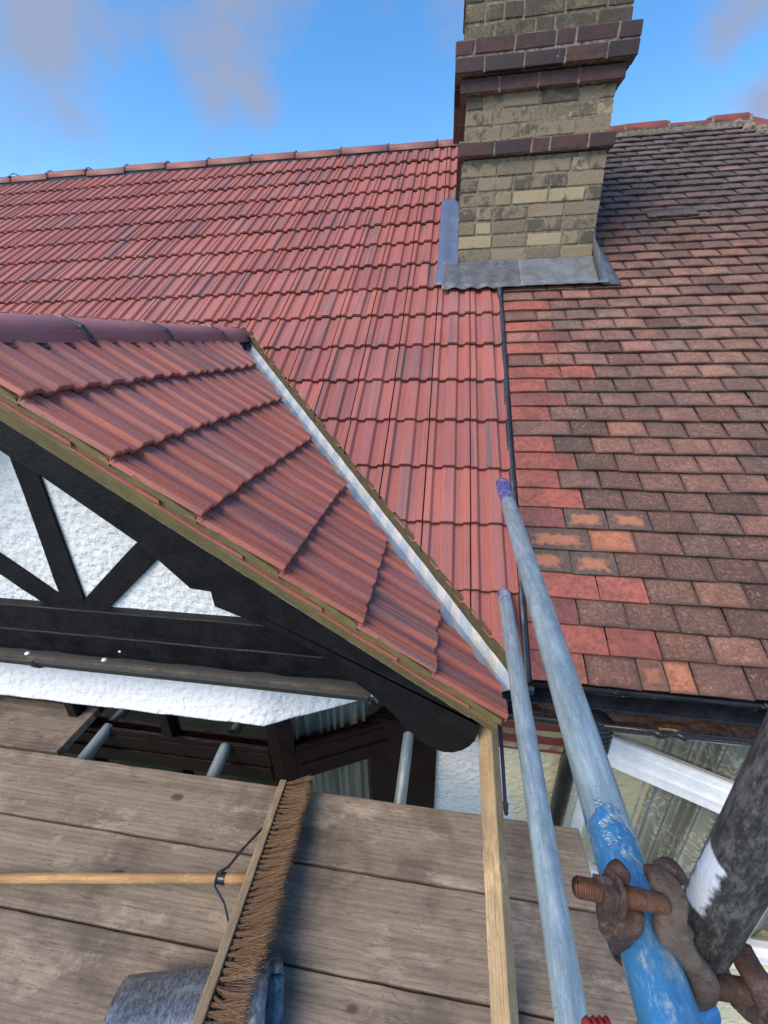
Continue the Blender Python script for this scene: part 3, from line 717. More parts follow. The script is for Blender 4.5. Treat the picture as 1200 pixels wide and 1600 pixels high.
timber([(213, 848), (131, 937), (115, 958), (160, 962), (167, 954), (246, 874), (262, 860), (232, 830)], y=1.041)
zt, zm, zb = atY(0, 943.5, 1.016).z, atY(0, 977, 1.010).z, atY(0, 994, .99).z
def beam(x0, x1, y0, y1, z0, z1, mat, name, **k):
    bm = bmesh.new(); box(bm, (x0, y0, z0), (x1, y1, z1)); bmesh.ops.subdivide_edges(bm, edges=[e for e in bm.edges if abs((e.verts[0].co-e.verts[1].co).x) > .1], cuts=60); bevel(bm, .003, 1, 1); rough_up(bm, .002, 14)
    return frombm(name, bm, mat, H, **k)
beam(XR-1.22, XR+1.22, 1.0165, 1.06, zm-.05, zt, M_BLACKW, 'tie_beam', label='horizontal black beam across the gable')
beam(XR-1.26, XR+1.26, .998, 1.06, zb-.09, zm, M_BLACKW, 'fascia_ledge')
# gutter under the gable: open half round
def gutter(x0, x1, yb, yf, z, mat, name, parent, dep=.06, joints=(), **k):
    bm = bmesh.new(); n = 14; th = .003; yc = (yb+yf)/2; hw = (yb-yf)/2; rings = []
    nx = max(2, int((x1-x0)/.08))
    for i in range(nx+1):
        x = x0+(x1-x0)*i/nx; sag = .0015*noise.noise(Vector((x*2, 0, 0))); ring = []
        for q in range(n+1):
            a = math.pi*q/n; ring.append((x, yc+math.cos(a)*hw, z+sag-math.sin(a)*dep))
        lip = [(x, yf-.004, z+sag+.004), (x, yf-.007, z+sag-.002), (x, yf-.003, z+sag-.008)]
        for q in range(n, -1, -1):
            a = math.pi*q/n; lip.append((x, yc+math.cos(a)*(hw+th), z+sag-math.sin(a)*(dep+th)))
        rings.append([bm.verts.new(p) for p in ring+lip])
    for i in range(nx):
        m = len(rings[0])
        for q in range(m-1): bm.faces.new((rings[i][q], rings[i][q+1], rings[i+1][q+1], rings[i+1][q]))
    bmesh.ops.recalc_face_normals(bm, faces=bm.faces[:])
    for xj in joints:
        pts = [(xj, yc+math.cos(math.pi*q/10)*(hw+.005), z-math.sin(math.pi*q/10)*(dep+.005)) for q in range(11)] + [(xj, yf-.008, z+.006)]
        sweep(bm, pts, [(.018, .004)]*len(pts), 6, upv=(1, 0, 0))
    return frombm(name, bm, mat, parent, smooth=False, **k)
gutter(XR-1.20, -.205, 1.0, .936, atY(0, 1028, .932).z, M_GUTIN, 'gutter', H, dep=.045, joints=(-1.42,), label='grey black half-round gutter below the gable beam')
for px, py, s_d in ((43, 1021, .009), (163, 1031, .010), (187, 1018, .005)):   # droppings on the gutter
    bm = bmesh.new(); p = atY(px, py, .942); bmesh.ops.create_icosphere(bm, subdivisions=2, radius=1, matrix=Matrix.Translation(p) @ Matrix.Diagonal((s_d, s_d*.8, s_d*.6, 1)))
    rough_up(bm, .002, 60); frombm('mortar_dropping', bm, M_WHITE, H, smooth=True)

# ---- bay window below
def bay(parent, pl, z_top, z_tr0, z_tr1, z_bot, fm, curt, inset, wallm, bars, facets, fw_=.055, apron=True, zc=None):
    # pl: plan points; each facet gets frame, mid rail, panes, curtains
    for fi in facets:
        a = Vector((pl[fi][0], pl[fi][1], 0)); b = Vector((pl[fi+1][0], pl[fi+1][1], 0)); L = (b-a).length; d = (b-a).normalized(); nrm = Vector((d.y, -d.x, 0))
        if nrm.y > 0: nrm = -nrm
        M = Matrix(((d.x, -nrm.x, 0, a.x), (d.y, -nrm.y, 0, a.y), (0, 0, 1, 0), (0, 0, 0, 1)))   # local y points inward
        bm = bmesh.new()
        box(bm, (0, 0, z_bot), (fw_, .06, z_top)); box(bm, (L-fw_, 0, z_bot), (L, .06, z_top))
        xsb = [fw_+(L-2*fw_)*t for t in bars[fi]]
        for xb in xsb: box(bm, (xb-.022, .002, z_bot), (xb+.022, .058, z_top))
        box(bm, (fw_, .001, z_top-.045), (L-fw_, .059, z_top)); box(bm, (fw_, -.004, z_tr1), (L-fw_, .062, z_tr0)); box(bm, (fw_, .001, z_bot), (L-fw_, .059, z_bot+.06))
        box(bm, (fw_, -.012, z_tr1+(z_tr0-z_tr1)*.40), (L-fw_, -.0045, z_tr1+(z_tr0-z_tr1)*.55))
        box(bm, (fw_+.002, .0005, z_tr0+.0), (L-fw_-.002, .0195, z_tr0+.028)); 
        bevel(bm, .004, 2, 1.2)
        w = frombm('bay_window', bm, fm, parent, M)
        edges = [fw_]+xsb+[L-fw_]
        for i in range(len(edges)-1):
            for za, zb_ in ((z_bot+.05, z_tr1), (z_tr0, z_top-.04)):
                bm = bmesh.new(); box(bm, (edges[i]-.005, .030, za), (edges[i+1]+.005, .034, zb_)); frombm('pane', bm, M_GLASS, w, M)
        if curt:
            bm = bmesh.new(); nn = 160; rows = []
            for z in (z_bot, z_top):
                rows.append([bm.verts.new((fw_+(L-2*fw_)*i/nn, .11+.016*math.sin(i*.55+2*math.sin(i*.13)), z)) for i in range(nn+1)])
            for i in range(nn): bm.faces.new((rows[0][i], rows[0][i+1], rows[1][i+1], rows[1][i]))
            frombm('curtain', bm, curt, w, M, smooth=True)
    return
off = .055
bl = [(x, y+off) for x, y in plan(0)]
bay(H, bl, -1.30, -1.60, -1.765, -2.75, M_MAROON, M_CURT, 0, M_WHITE, {0: [], 1: [.33, .66], 2: []}, (0, 2))
bay(H, bl, -1.30, -1.60, -1.765, -2.75, M_MAROON, None, 0, M_WHITE, {0: [], 1: [.33, .66], 2: []}, (1,))
# things on the sill inside the front panes, seen dimly through the glass
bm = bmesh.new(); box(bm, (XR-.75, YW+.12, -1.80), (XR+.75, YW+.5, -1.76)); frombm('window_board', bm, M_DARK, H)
# apron below bay and main walls
bm = bmesh.new(); pl = [(x, y+.06) for x, y in plan(0)]
prism(bm, [Vector((x, y, -6.2)) for x, y in pl], (0, 0, 3.4)); frombm('bay_wall', bm, M_WHITE, H)
def wall_box(x0, x1, y0, y1, z0, z1, mat, name, parent, **k):
    bm = bmesh.new(); box(bm, (x0, y0, z0), (x1, y1, z1)); return frombm(name, bm, mat, parent, Matrix.Translation((0, 0, 0)), **k)
# wall between the bays: object origin sits at the white/cream boundary
bm = bmesh.new(); box(bm, (-.39, 0, -4.4), (.22, .25, .10))
frombm('wall', bm, M_TWO, H, Matrix.Translation((.385, 1.32, -1.75)), label='roughcast wall, white turning cream, beside the downpipe')
wall_box(-.30, .02, 1.30, 1.42, -6.2, -1.55, M_MAROON, 'bay_return', H)
wall_box(-7.5, -2.70, 1.32, 1.57, -6.2, -1.25, M_WHITE, 'wall', H)
wall_box(-7.5, .28, 8.6, 8.85, -6.2, -.95, M_WHITE, 'wall', H); wall_box(-7.5, -7.25, 1.57, 8.6, -6.2, -.95, M_WHITE, 'wall', H)
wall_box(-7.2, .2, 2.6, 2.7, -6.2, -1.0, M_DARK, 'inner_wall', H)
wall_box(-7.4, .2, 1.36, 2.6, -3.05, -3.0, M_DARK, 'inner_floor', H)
# tile-roof eave closing (soffit) behind the gable and red painted strip
wall_box(.24, .62, 1.27, 1.319, -1.60, -1.17, M_REDP, 'eaves_brickwork', H, label='strip of peeling red paint on cream brick under the eaves')

# ================================================================== CHIMNEY (part of the house)
cx0, cx1, cy0, cy1 = .045, .872, 3.165, 3.93
bm = bmesh.new()
def brick_set(zlist, x0, x1, y0, y1, kind, bm, lc, ls, seed, h=.065, joint=.010, faces='FLRB'):
    rr = random.Random(seed)
    for zi, z in enumerate(zlist):
        for face in faces:
            L = (x1-x0) if face in 'FB' else (y1-y0); p = 0.0; first = True
            while p < L-.02:
                w = rr.choice((.215, .215, .102)) if not first else rr.choice((.215, .102, .16)); first = False
                if p+w > L-.05: w = L-p
                d = .03; jx = rr.uniform(-.002, .003)
                g = joint/2 + rr.uniform(0, .002)
                zz0, zz1 = z+g, z+h+joint-g; zz0 += rr.uniform(-.0015, .0015); zz1 += rr.uniform(-.0015, .0015)
                a0 = p + (g if p > 0 else 0); a1 = p+w-(g if p+w < L-.001 else 0)
                if face == 'F': A, B = (x0+a0, y0+jx, zz0), (x0+a1, y0+d, zz1)
                elif face == 'B': A, B = (x0+a0, y1-d, zz0), (x0+a1, y1-jx, zz1)
                elif face == 'L': A, B = (x0+jx, y0+a0+.0306*(p == 0), zz0), (x0+d, y0+a1-.0306*(p+w > L-.001), zz1)
                else: A, B = (x1-d, y0+a0+.0306*(p == 0), zz0), (x1-jx, y0+a1-.0306*(p+w > L-.001), zz1)
                bb = bmesh.new(); vs, fs = box(bb, A, B); bevel(bb, rr.uniform(.003, .006), 2, .5)
                for v in bb.verts: v.co += Vector(noise.noise_vector(v.co*28 + Vector((seed, 0, 0))))*.0032
                if kind == 'stock':
                    t = rr.random(); base = Vector((.27, .208, .132)).lerp(Vector((.13, .108, .082)), t*.9)
                    if rr.random() < .10: base = Vector((.38, .30, .18))
                    if seed == 6: base = base*.5
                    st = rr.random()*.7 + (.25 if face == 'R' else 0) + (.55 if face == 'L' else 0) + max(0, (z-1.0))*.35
                else:
                    base = Vector((.095, .036, .030)).lerp(Vector((.032, .022, .023)), rr.random()); st = 0
                for v in bb.verts:
                    n = bm.verts.new(v.co); v.index = 0; n[lc] = (base.x, base.y, base.z, 1); n[ls] = st; v.tag = True
                bm.verts.ensure_lookup_table(); off_ = len(bm.verts)-len(bb.verts)
                for i, v in enumerate(bb.verts): v.index = i
                for f in bb.faces: bm.faces.new([bm.verts[off_+v.index] for v in f.verts])
                bb.free(); p += w
CH = empty('chimney', (.46, 3.5, .2)); CH.parent = H; CH.matrix_parent_inverse = H.matrix_basis.inverted()
def chim_bm():
    b = bmesh.new(); return b, b.verts.layers.float_color.new('tcol'), b.verts.layers.float.new('soot')
def chim_fin(b, name, mat, label=None):
    frombm(name, b, mat, CH, label=label)
b, lc, ls = chim_bm()
brick_set([-.20+.0752*i for i in range(16)], cx0-.006, cx1+.006, cy0, cy1, 'stock', b, lc, ls, 1)
chim_fin(b, 'brick_stack', M_BRICK, 'sooty yellow stock brickwork of the lower chimney')
b, lc, ls = chim_bm(); brick_set([1.022], cx0-.035, cx1+.030, cy0-.032, cy1+.03, 'band', b, lc, ls, 2)
chim_fin(b, 'brick_band', M_BAND, 'single projecting band of dark red brick')
b, lc, ls = chim_bm()
brick_set([1.100+.074*i for i in range(3)], cx0+.004, cx1, cy0+.002, cy1, 'stock', b, lc, ls, 3)
chim_fin(b, 'brick_stack', M_BRICK, 'sooty yellow brickwork between the dark bands')
b, lc, ls = chim_bm()
brick_set([1.312], cx0-.032, cx1+.030, cy0-.030, cy1+.03, 'band', b, lc, ls, 4); brick_set([1.387, 1.461], cx0-.068, cx1+.066, cy0-.065, cy1+.065, 'band', b, lc, ls, 5)
chim_fin(b, 'brick_corbel', M_BAND, 'stepped crown courses of dark red brick')
b, lc, ls = chim_bm(); brick_set([1.538+.075*i for i in range(6)], cx0-.02, cx1+.02, cy0-.02, cy1+.02, 'stock', b, lc, ls, 6)
chim_fin(b, 'brick_stack', M_BRICK, 'dark sooty brickwork above the crown courses')
bm = bmesh.new()
def core(x0, x1, y0, y1, z0, z1):
    box(bm, (x0+.0055, y0+.0055, z0), (x1-.0055, y1-.0055, z1))
core(cx0-.006, cx1+.006, cy0, cy1, -.3, 1.019); core(cx0, cx1, cy0, cy1, 1.105, 1.31); core(cx0-.02, cx1+.02, cy0-.02, cy1+.02, 1.54, 1.985)
frombm('mortar', bm, M_MORTAR, CH)
bm = bmesh.new(); core(cx0-.035, cx1+.030, cy0-.032, cy1+.03, 1.026, 1.093); core(cx0-.032, cx1+.030, cy0-.030, cy1+.03, 1.316, 1.382); core(cx0-.068, cx1+.066, cy0-.065, cy1+.065, 1.392, 1.532)
frombm('mortar', bm, M_MORTAR_RED, CH)
# weathered mortar fillet on the band
bm = bmesh.new(); vs, _ = box(bm, (cx0-.028, cy0-.028, 1.092), (cx0+.42, cy0+.02, 1.118))
for v in vs:
    if v.co.y < cy0-.01: v.co.z = min(v.co.z, 1.100)
bmesh.ops.subdivide_edges(bm, edges=bm.edges[:], cuts=8, use_grid_fill=True); rough_up(bm, .004, 30); frombm('band_fillet', bm, M_MORTAR, CH)
bm = bmesh.new(); box(bm, (cx0-.03, cy0-.03, 1.985), (cx1+.03, cy1+.03, 2.03)); frombm('flaunching', bm, M_MORTAR, CH)
for px in (.26, .66):
    bm = bmesh.new(); bmesh.ops.create_cone(bm, segments=32, radius1=.13, radius2=.10, depth=.42, cap_ends=False); frombm('chimney_pot', bm, M_RIDGEM, CH, Matrix.Translation((px, 3.55, 2.22)), smooth=True)
# flashings
def sheet(pts_grid, mat, name, parent, label=None, wob=.003, sc=18, thick=.003):
    bm = bmesh.new(); rows = [[bm.verts.new(p) for p in row] for row in pts_grid]
    for i in range(len(rows)-1):
        for j in range(len(rows[0])-1): bm.faces.new((rows[i][j], rows[i][j+1], rows[i+1][j+1], rows[i+1][j]))
    for v in bm.verts: v.co += Vector((0, -.6, .8))*wob*noise.noise(v.co*sc)
    bm.normal_update(); bmesh.ops.solidify(bm, geom=bm.faces[:], thickness=thick)
    return frombm(name, bm, mat, parent, label=label, smooth=True)
def mz(y, off=0): return (n1.dot(O)-n1.y*y)/n1.z + off/n1.z
def apron(x0, x1, name, mat, extra=0, lab=None):
    g = []
    nn = 40
    ys = [3.162, 3.160, 3.155, 3.14, 3.10, 3.05, 3.0, 2.945]
    for i, y in enumerate(ys):
        row = []
        for j in range(nn+1):
            x = x0+(x1-x0)*j/nn
            if i == 0: z = mz(3.165)+.062
            elif i == 1: z = mz(3.165)+.048+extra
            elif i == 2: z = mz(y, .040)+extra+.006
            else: z = mz(y, .036)+extra
            yy = y
            if i == len(ys)-1: yy += .012*noise.noise(Vector((x*9, 2, 1)))
            if x < .28 and i > 3: z += .006*math.sin(x*2*math.pi/.1)*(i-3)/4*.8
            row.append(Vector((x, yy if i else 3.1605, z)))
        g.append(row)
    return sheet(g, mat, name, CH, lab, wob=.004)
apron(-.055, .46, 'apron_flashing', M_LEAD, .000, 'creased grey lead apron at the chimney foot')
apron(.43, .945, 'apron_flashing', m_lead('pale_grey_lead', (.10, .11, .12), (.17, .18, .19)), .004, 'paler lead apron at the chimney foot, right half')
g = []
for i in range(26):
    y = 2.985 + (3.96-2.985)*i/25; row = []
    for x, o in ((-.095, .030), (-.085, .037), (-.03, .036), (.028, .034), (.040, .042), (.041, .11 if y > 3.16 else .044)):
        row.append(Vector((x+.004*noise.noise(Vector((y*6, x, 0))), y, mz(y, o)+.004*math.sin(y*24))))
    g.append(row)
sheet(g, M_LEADB, 'side_flashing', CH, 'blue-grey lead strip up the left side of the chimney')
g = []
for i in range(22):
    t = i/21; y = 2.955 + (3.75-2.955)*t; w = .10*(1-t)**.8+.004; row = []
    hgt = .13*(1-t*.3)
    for k, (x, o) in enumerate(((.882+.03*(1-t)+w, .020), (.882+w*.7+.02*(1-t), .024), (.884+w*.3, .026), (.884, .034), (.8825, .034+hgt))):
        yy = max(y, 3.15) if k == 4 and False else y
        row.append(Vector((x if y > 3.16 or k < 4 else .86, yy, mz(y, o))))
    g.append(row)
sheet(g, M_LEAD, 'side_flashing', CH, 'grey lead wedge against the right side of the chimney')
# black soot-stained strip beside chimney left side handled by brick colour

# ================================================================== RIGHT HOUSE
R_ = empty('house', (2.6, 5.0, -6.2))
tag(R_, 'neighbouring house with old weathered brown plain tiles and white framed bay window', 'house')
bm = bmesh.new(); lc = bm.verts.layers.float_color.new('tcol'); ll = bm.verts.layers.float.new('lich'); lp = bm.verts.layers.float.new('patch'); uvl = bm.loops.layers.uv.new('UVMap')
TYPE = {0: 'RNHN', 1: 'RR', 2: 'P', 3: 'RR', 4: 'DD', 5: 'DO', 6: 'PDD', 7: 'R', 8: 'R', 9: 'R', 10: 'R', 12: 'R', 13: 'P', 14: 'R', 15: 'RR', 17: 'R', 18: 'NP', 19: 'R', 21: 'R'}
VB = -(4.786-.0988)     # local v of the bottom tile edge: measured from O
off_s = (4.99-O.y)/cp
VB = -(4.786 - off_s)
GP = .0992; TW = .1645
def plain_tile(u0, u1, v, typ, seed, r):
    rr = random.Random(seed); n = 5; L = .135; T = .0125
    lich = min(1, max(0.05, (r-10)/26)); wx = u0 + O.x
    hi = r/47.0
    a = Vector((.24, .105, .068)).lerp(Vector((.115, .070, .053)), rr.random())
    mid = Vector((.36, .18, .12)).lerp(Vector((.20, .12, .088)), rr.random()); topc = Vector((.105, .085, .080)).lerp(Vector((.15, .115, .10)), rr.random())
    wmid = math.exp(-((hi-.42)/.16)**2)*(.9-.35*max(0, wx-1.2)); wtop = min(1, max(0, (hi-.58)/.16))
    base = a.lerp(mid, max(0, min(1, wmid))).lerp(topc, wtop)
    if wx < 1.15 and .34 < hi < .66 and rr.random() < .6: base = base.lerp(Vector((.26, .095, .07)), .55)
    base = base*rr.uniform(.72, 1.2)
    if rr.random() < .07: base = base*.6
    if rr.random() < .05: base = base.lerp(Vector((.27, .13, .10)), .5)
    patch = 0
    if typ == 'R': base = Vector((.38, .112, .080))*rr.uniform(.85, 1.15); lich = 0
    elif typ == 'P': base = Vector((.24, .085, .075)); lich = 0
    elif typ == 'O': base = Vector((.47, .17, .085)); lich = .2
    elif typ == 'D': base = Vector((.13, .090, .072)); patch = .85; lich = 0
    elif typ == 'h': base = Vector((.24, .11, .07)); patch = .5; lich = 0
    fl = .25 if typ in 'RPO' else 1
    tilt = rr.uniform(-.0018, .0018); dz = rr.uniform(-.001, .0018); dv = rr.uniform(-.0028, .0028)*(.5+.5*fl); sk = rr.uniform(-.016, .016); cam_ = rr.uniform(.001, .004)
    if rr.random() < .02: dz += .004; dv -= .006
    g = .0012+rr.uniform(0, .0015)
    rows = []
    for k, (vv, bot) in enumerate(((0, 1), (0, 0), (.004, 0), (L*.4, 0), (L, 0))):
        row = []
        for i in range(n+1):
            t = i/n; u = u0+g+(u1-u0-2*g)*t; uu = (u-u0)
            w = .014*(1-vv/GP) - .001 + dz + tilt*(t-.5)*2 + cam_*(1-(2*t-1)**2)
            if k == 1: w -= .0018
            if bot: w -= T
            v_ = vv+dv+sk*(uu-.08)+(.0022*fl*noise.noise(Vector((u*55, v*40, seed))) if k < 3 else 0)
            if (i == 0 or i == n) and k < 3 and k > 0: w -= .001; 
            x = bm.verts.new((u, v+v_, w)); x[lc] = (base.x, base.y, base.z, 1); x[ll] = lich; x[lp] = patch; row.append((x, t, vv/GP))
        rows.append(row)
    for i in range(len(rows)-1):
        for j in range(n):
            q = (rows[i][j], rows[i][j+1], rows[i+1][j+1], rows[i+1][j])
            f = bm.faces.new([a[0] for a in q])
            for lo, a in zip(f.loops, q): lo[uvl].uv = (a[1], a[2])
    for s in (0, n):     # side faces
        q = [rows[0][s], rows[1][s], rows[3][s]]
        b0 = bm.verts.new(rows[3][s][0].co - Vector((0, 0, T))); b0[lc] = (base.x, base.y, base.z, 1)
        f = bm.faces.new([rows[0][s][0], rows[1][s][0], rows[2][s][0], rows[3][s][0], b0])
for r in range(0, 48):
    v = VB + r*GP
    ty = TYPE.get(r, ''); u = .322-O.x
    ends = [(.504-O.x) if r % 2 == 0 else (.588-O.x)]
    while ends[-1] < 3.4: ends.append(ends[-1]+TW+random.uniform(-.002, .0025))
    for i, en in enumerate(ends):
        t = ty[i] if i < len(ty) else 'N'
        if t == 'H':
            plain_tile(u, (u+en)/2, v, 'h', r*77+i, r); plain_tile((u+en)/2, en, v, 'O', r*77+i+500, r)
        else: plain_tile(u, en, v, t, r*77+i, r)
        u = en
for u_, v_ in ((1.33-O.x, VB+31*GP+.012), (1.49-O.x, VB+31*GP+.014)):
    k0 = len(bm.verts); plain_tile(u_, u_+TW, v_, 'N', 901, 40); bm.verts.ensure_lookup_table()
    for v in bm.verts[k0:]: v.co.z += .014
clipW(bm, MAIN, (2.48+4.99, 0, 0), (1, 1, 0))
bmesh.ops.recalc_face_normals(bm, faces=bm.faces[:])
for f in bm.faces:
    if f.normal.z < -.2: f.normal_flip()
frombm('roof_slope', bm, M_PLAIN, R_, MAIN, 'old brown plain-tiled slope with a few red and orange replacements')
bm = bmesh.new(); box(bm, (.215, VB+.02, -.08), (5.5, .1, -.022)); clipW(bm, MAIN, (2.46+4.99, 0, 0), (1, 1, 0)); frombm('roof_underlay', bm, M_ASPH, R_, MAIN)
# hip-end slope and back slope
bm = bmesh.new(); hp = [Vector((2.48, 4.99, 1.70)), Vector((2.48+3.9, 1.09, 1.70-3.9*math.tan(P))), Vector((2.48+3.9, 8.89, 1.70-3.9*math.tan(P)))]
bm.faces.new([bm.verts.new(p) for p in hp])
b2 = [Vector((.3, 4.99, 1.70)), Vector((2.48, 4.99, 1.70)), hp[2], Vector((.3, 8.89, hp[2].z))]; bm.faces.new([bm.verts.new(p) for p in b2])
frombm('hip_end_slope', bm, M_PLAIN, R_)
# ridge
for k, (a, b) in enumerate(((.90, 1.13), (1.13, 1.474), (1.474, 1.83), (1.83, 2.181), (2.181, 2.47))):
    frombm('ridge_tile', ridge_tile(a+.008, b-.008, .115, .082, 0, 0, seed=90+k), M_RIDGEO, R_, Matrix.Translation((0, 4.99, 1.676)) @ Matrix.Rotation(random.uniform(-.012, .012), 4, 'Y'), smooth=True)
bm = bmesh.new(); box(bm, (.88, -.13, -.04), (2.5, .13, .016))
for x in (1.13, 1.474, 1.83, 2.181, 2.47): sweep(bm, [(x, -.122, 0), (x, -.09, .055), (x, 0, .087), (x, .09, .05)], [(.014, .014)]*4, 7)
bmesh.ops.subdivide_edges(bm, edges=bm.edges[:], cuts=4); rough_up(bm, .014, 12)
frombm('ridge_bedding', bm, M_OLDMORTAR, R_, Matrix.Translation((0, 4.99, 1.676)))
hd = Vector((1, -1, -math.tan(P))).normalized()
hM = lambda p: Matrix(((hd.x, hd.y*-1*0+.7071, 0, p.x), (hd.y, .7071, 0, p.y), (hd.z, 0, 1, p.z), (0, 0, 0, 1)))
for k in range(11):
    p = Vector((2.49, 4.98, 1.665)) + hd*(.34*k)
    xx = hd; yy = Vector((1, 1, 0)).normalized(); zz = xx.cross(yy)
    if zz.z < 0: zz = -zz
    Mh = Matrix(((xx.x, yy.x, zz.x, p.x), (xx.y, yy.y, zz.y, p.y), (xx.z, yy.z, zz.z, p.z), (0, 0, 0, 1)))
    frombm('hip_tile', ridge_tile(0, .34, .12, .085+.0*k, .0, 0, seed=120+k), M_RIDGEO, R_, Mh, smooth=True)
bm = bmesh.new()
for k in range(40):
    p = Vector((2.42, 4.93, 1.655)) + hd*(.1*k); bmesh.ops.create_icosphere(bm, subdivisions=2, radius=.06, matrix=Matrix.Translation(p+Vector((-.05, -.05, -.01))))
rough_up(bm, .02, 18); frombm('hip_bedding', bm, M_OLDMORTAR, R_)
# lifted tile on the upper slope
# gutter, fascia, downpipe
EY = O.y + VB*cp; EZ = O.z + VB*sp_       # eaves edge
bm = bmesh.new(); box(bm, (.235, EY+.02, EZ-.19), (3.4, EY+.045, EZ-.02)); frombm('fascia_board', bm, M_FLAKE, R_)
bm = bmesh.new(); box(bm, (.30, EY-.012, EZ-.020), (3.4, EY+.06, EZ-.012)); bmesh.ops.subdivide_edges(bm, edges=bm.edges[:], cuts=30); rough_up(bm, .006, 25); frombm('eaves_felt', bm, M_FLAKE, R_)
gutter(.245, 3.4, EY+.018, EY-.095, EZ-.062, M_BLACKP, 'gutter', R_, dep=.066, joints=(.50, .72, 1.6), label='shiny black plastic gutter along the old eaves')
bm = bmesh.new(); sweep(bm, [(.40, EY-.098, EZ-.066), (.8, EY-.100, EZ-.067), (3.4, EY-.100, EZ-.067)], [(.006, .006)]*3, 8)
for x in (.515, .70, .765, 1.3):
    sweep(bm, [(x-.02, EY-.100, EZ-.066), (x, EY-.104, EZ-.074), (x+.02, EY-.100, EZ-.066)], [(.006, .006), (.013, .011), (.006, .006)], 8)
frombm('gutter_clips', bm, M_BLACKP, R_, smooth=True)
bm = bmesh.new()    # outlet collar
oc = Vector((.545, EY-.045, EZ-.12))
for k in range(5): sweep(bm, [oc+Vector((0, 0, -.022*k)), oc+Vector((0, 0, -.022*k-.010)), oc+Vector((0, 0, -.022*k-.020))], [(.044, .044), (.049, .049), (.044, .044)], 28, upv=(1, 0, 0))
sweep(bm, [oc+Vector((0, 0, .02)), oc+Vector((0, 0, -.12)), oc+Vector((0, .03, -.16))], [.04, .036, .034], 24, upv=(1, 0, 0))
frombm('gutter_outlet', bm, M_BLACKP, R_, label='black ribbed gutter outlet', smooth=True)
bm = bmesh.new(); sweep(bm, [oc+Vector((0, .03, -.15)), oc+Vector((.01, .08, -.20)), Vector((.572, 1.275, -1.58)), Vector((.572, 1.275, -1.68)), Vector((.572, 1.275, -6.1))], [.034]*5, 24, upv=(1, 0, 0))
frombm('downpipe', bm, M_BLACKP, R_, label='black rainwater pipe down the cream wall', smooth=True)
bm = bmesh.new(); rows = []
for i in range(121):
    x = .26+i*.026; rows.append([bm.verts.new((x, EY-.075+.016*j, EZ-.062-.066+.012+.006*abs(j-2.5)*.6+.010*noise.noise(Vector((x*14, j*.8, 0))))) for j in range(6)])
for i in range(120):
    for j in range(5): bm.faces.new((rows[i][j], rows[i+1][j], rows[i+1][j+1], rows[i][j+1]))
frombm('gutter_silt', bm, m_mortar('wet_gutter_silt', (.05, .026, .016), (.012, .010, .009), rough=.3, sc=60), R_)
lf = bmesh.new(); q_ = [lf.verts.new((.745+.030*math.cos(a)*1.0, EY-.06+.009*math.sin(a), EZ-.098+.004*math.cos(a*2))) for a in [i*math.pi/5 for i in range(10)]]; lf.faces.new(q_)
bmesh.ops.solidify(lf, geom=lf.faces[:], thickness=.0012)
tag(frombm('leaf', lf, m_paint('yellow_leaf', (.55, .30, .04), .6)), 'small yellow leaf lying in the black gutter', 'leaf')
# walls and bay
M_CREAM = m_render('cream_roughcast_render', (.66, .60, .42), (.60, .55, .40), .9, 46)
wall_box(.606, 3.5, 1.32, 1.57, -6.2, -1.25, M_CREAM, 'wall', R_)
wall_box(.30, 6, 8.6, 8.85, -6.2, -.95, M_CREAM, 'wall', R_); wall_box(5.75, 6, 1.57, 8.6, -6.2, -1.0, M_CREAM, 'wall', R_); wall_box(3.5, 6, 1.32, 1.57, -6.2, -1.25, M_CREAM, 'wall', R_)
wall_box(.235, 3.4, EY+.046, 1.319, EZ-.20, EZ-.18, M_BLACKW, 'soffit', R_)
dx = 1.30-.66
rb = [(.66, 1.315), (1.26, 1.315-.6*.42), (2.5, 1.315-.6*.42), (3.1, 1.315)]
bay(R_, rb, -1.235, -1.53, -1.65, -2.45, M_UPVC, M_LACE, 0, M_CREAM, {0: [], 1: [.33, .66], 2: []}, (0, 1, 2), fw_=.05)
bm = bmesh.new(); prism(bm, [Vector((x, y-.02, -6.2)) for x, y in rb], (0, 0, 3.74)); frombm('bay_wall', bm, M_CREAM, R_)
bm = bmesh.new(); prism(bm, [Vector((x, y-.06, -1.232)) for x, y in rb], (0, 0, .03)); frombm('bay_roof', bm, M_UPVC, R_)
# white glazing trim & black handle detail on the near facet
# ================================================================== SCAFFOLD
BZ = -1.52
def board(x0, x1, y0, y1, z, lab, rot=0.0, sag=0, seed=0):
    L = x1-x0; w = y1-y0; bm = bmesh.new(); box(bm, (0, 0, -.038), (L, w, 0))
    e = [x for x in bm.edges if abs(x.verts[0].co.x-x.verts[1].co.x) > .1]; bmesh.ops.subdivide_edges(bm, edges=e, cuts=int(L/.035))
    bevel(bm, .0035, 2, .9)
    for v in bm.verts:
        q = Vector((v.co.x*3+seed*5, v.co.y*4, seed)); v.co.z += .002*noise.noise(q)
        if abs(v.co.y) < .004 or abs(v.co.y-w) < .004: v.co.y += .0022*noise.noise(Vector((v.co.x*9, seed*3+v.co.y*10, 0)))+.0012*noise.noise(Vector((v.co.x*45, seed, 0)))
    o = frombm('scaffold_board', bm, M_BOARD, M=Matrix.Translation((x0, y0, z)) @ Matrix.Rotation(rot, 4, 'Z'))
    tag(o, lab, 'scaffold board', 'scaffold boards laid side by side'); return o
YB = [.940, .716, .489, .262, .035, -.192, -.42]
labs = ['worn plank edging the gap beside the bay window, under the broom tip', 'middle plank under the broom handle, between two dark seams', 'plank carrying the dark sheet roll along the bottom',
        'plank nearest the viewer, beyond the one carrying the dark roll']
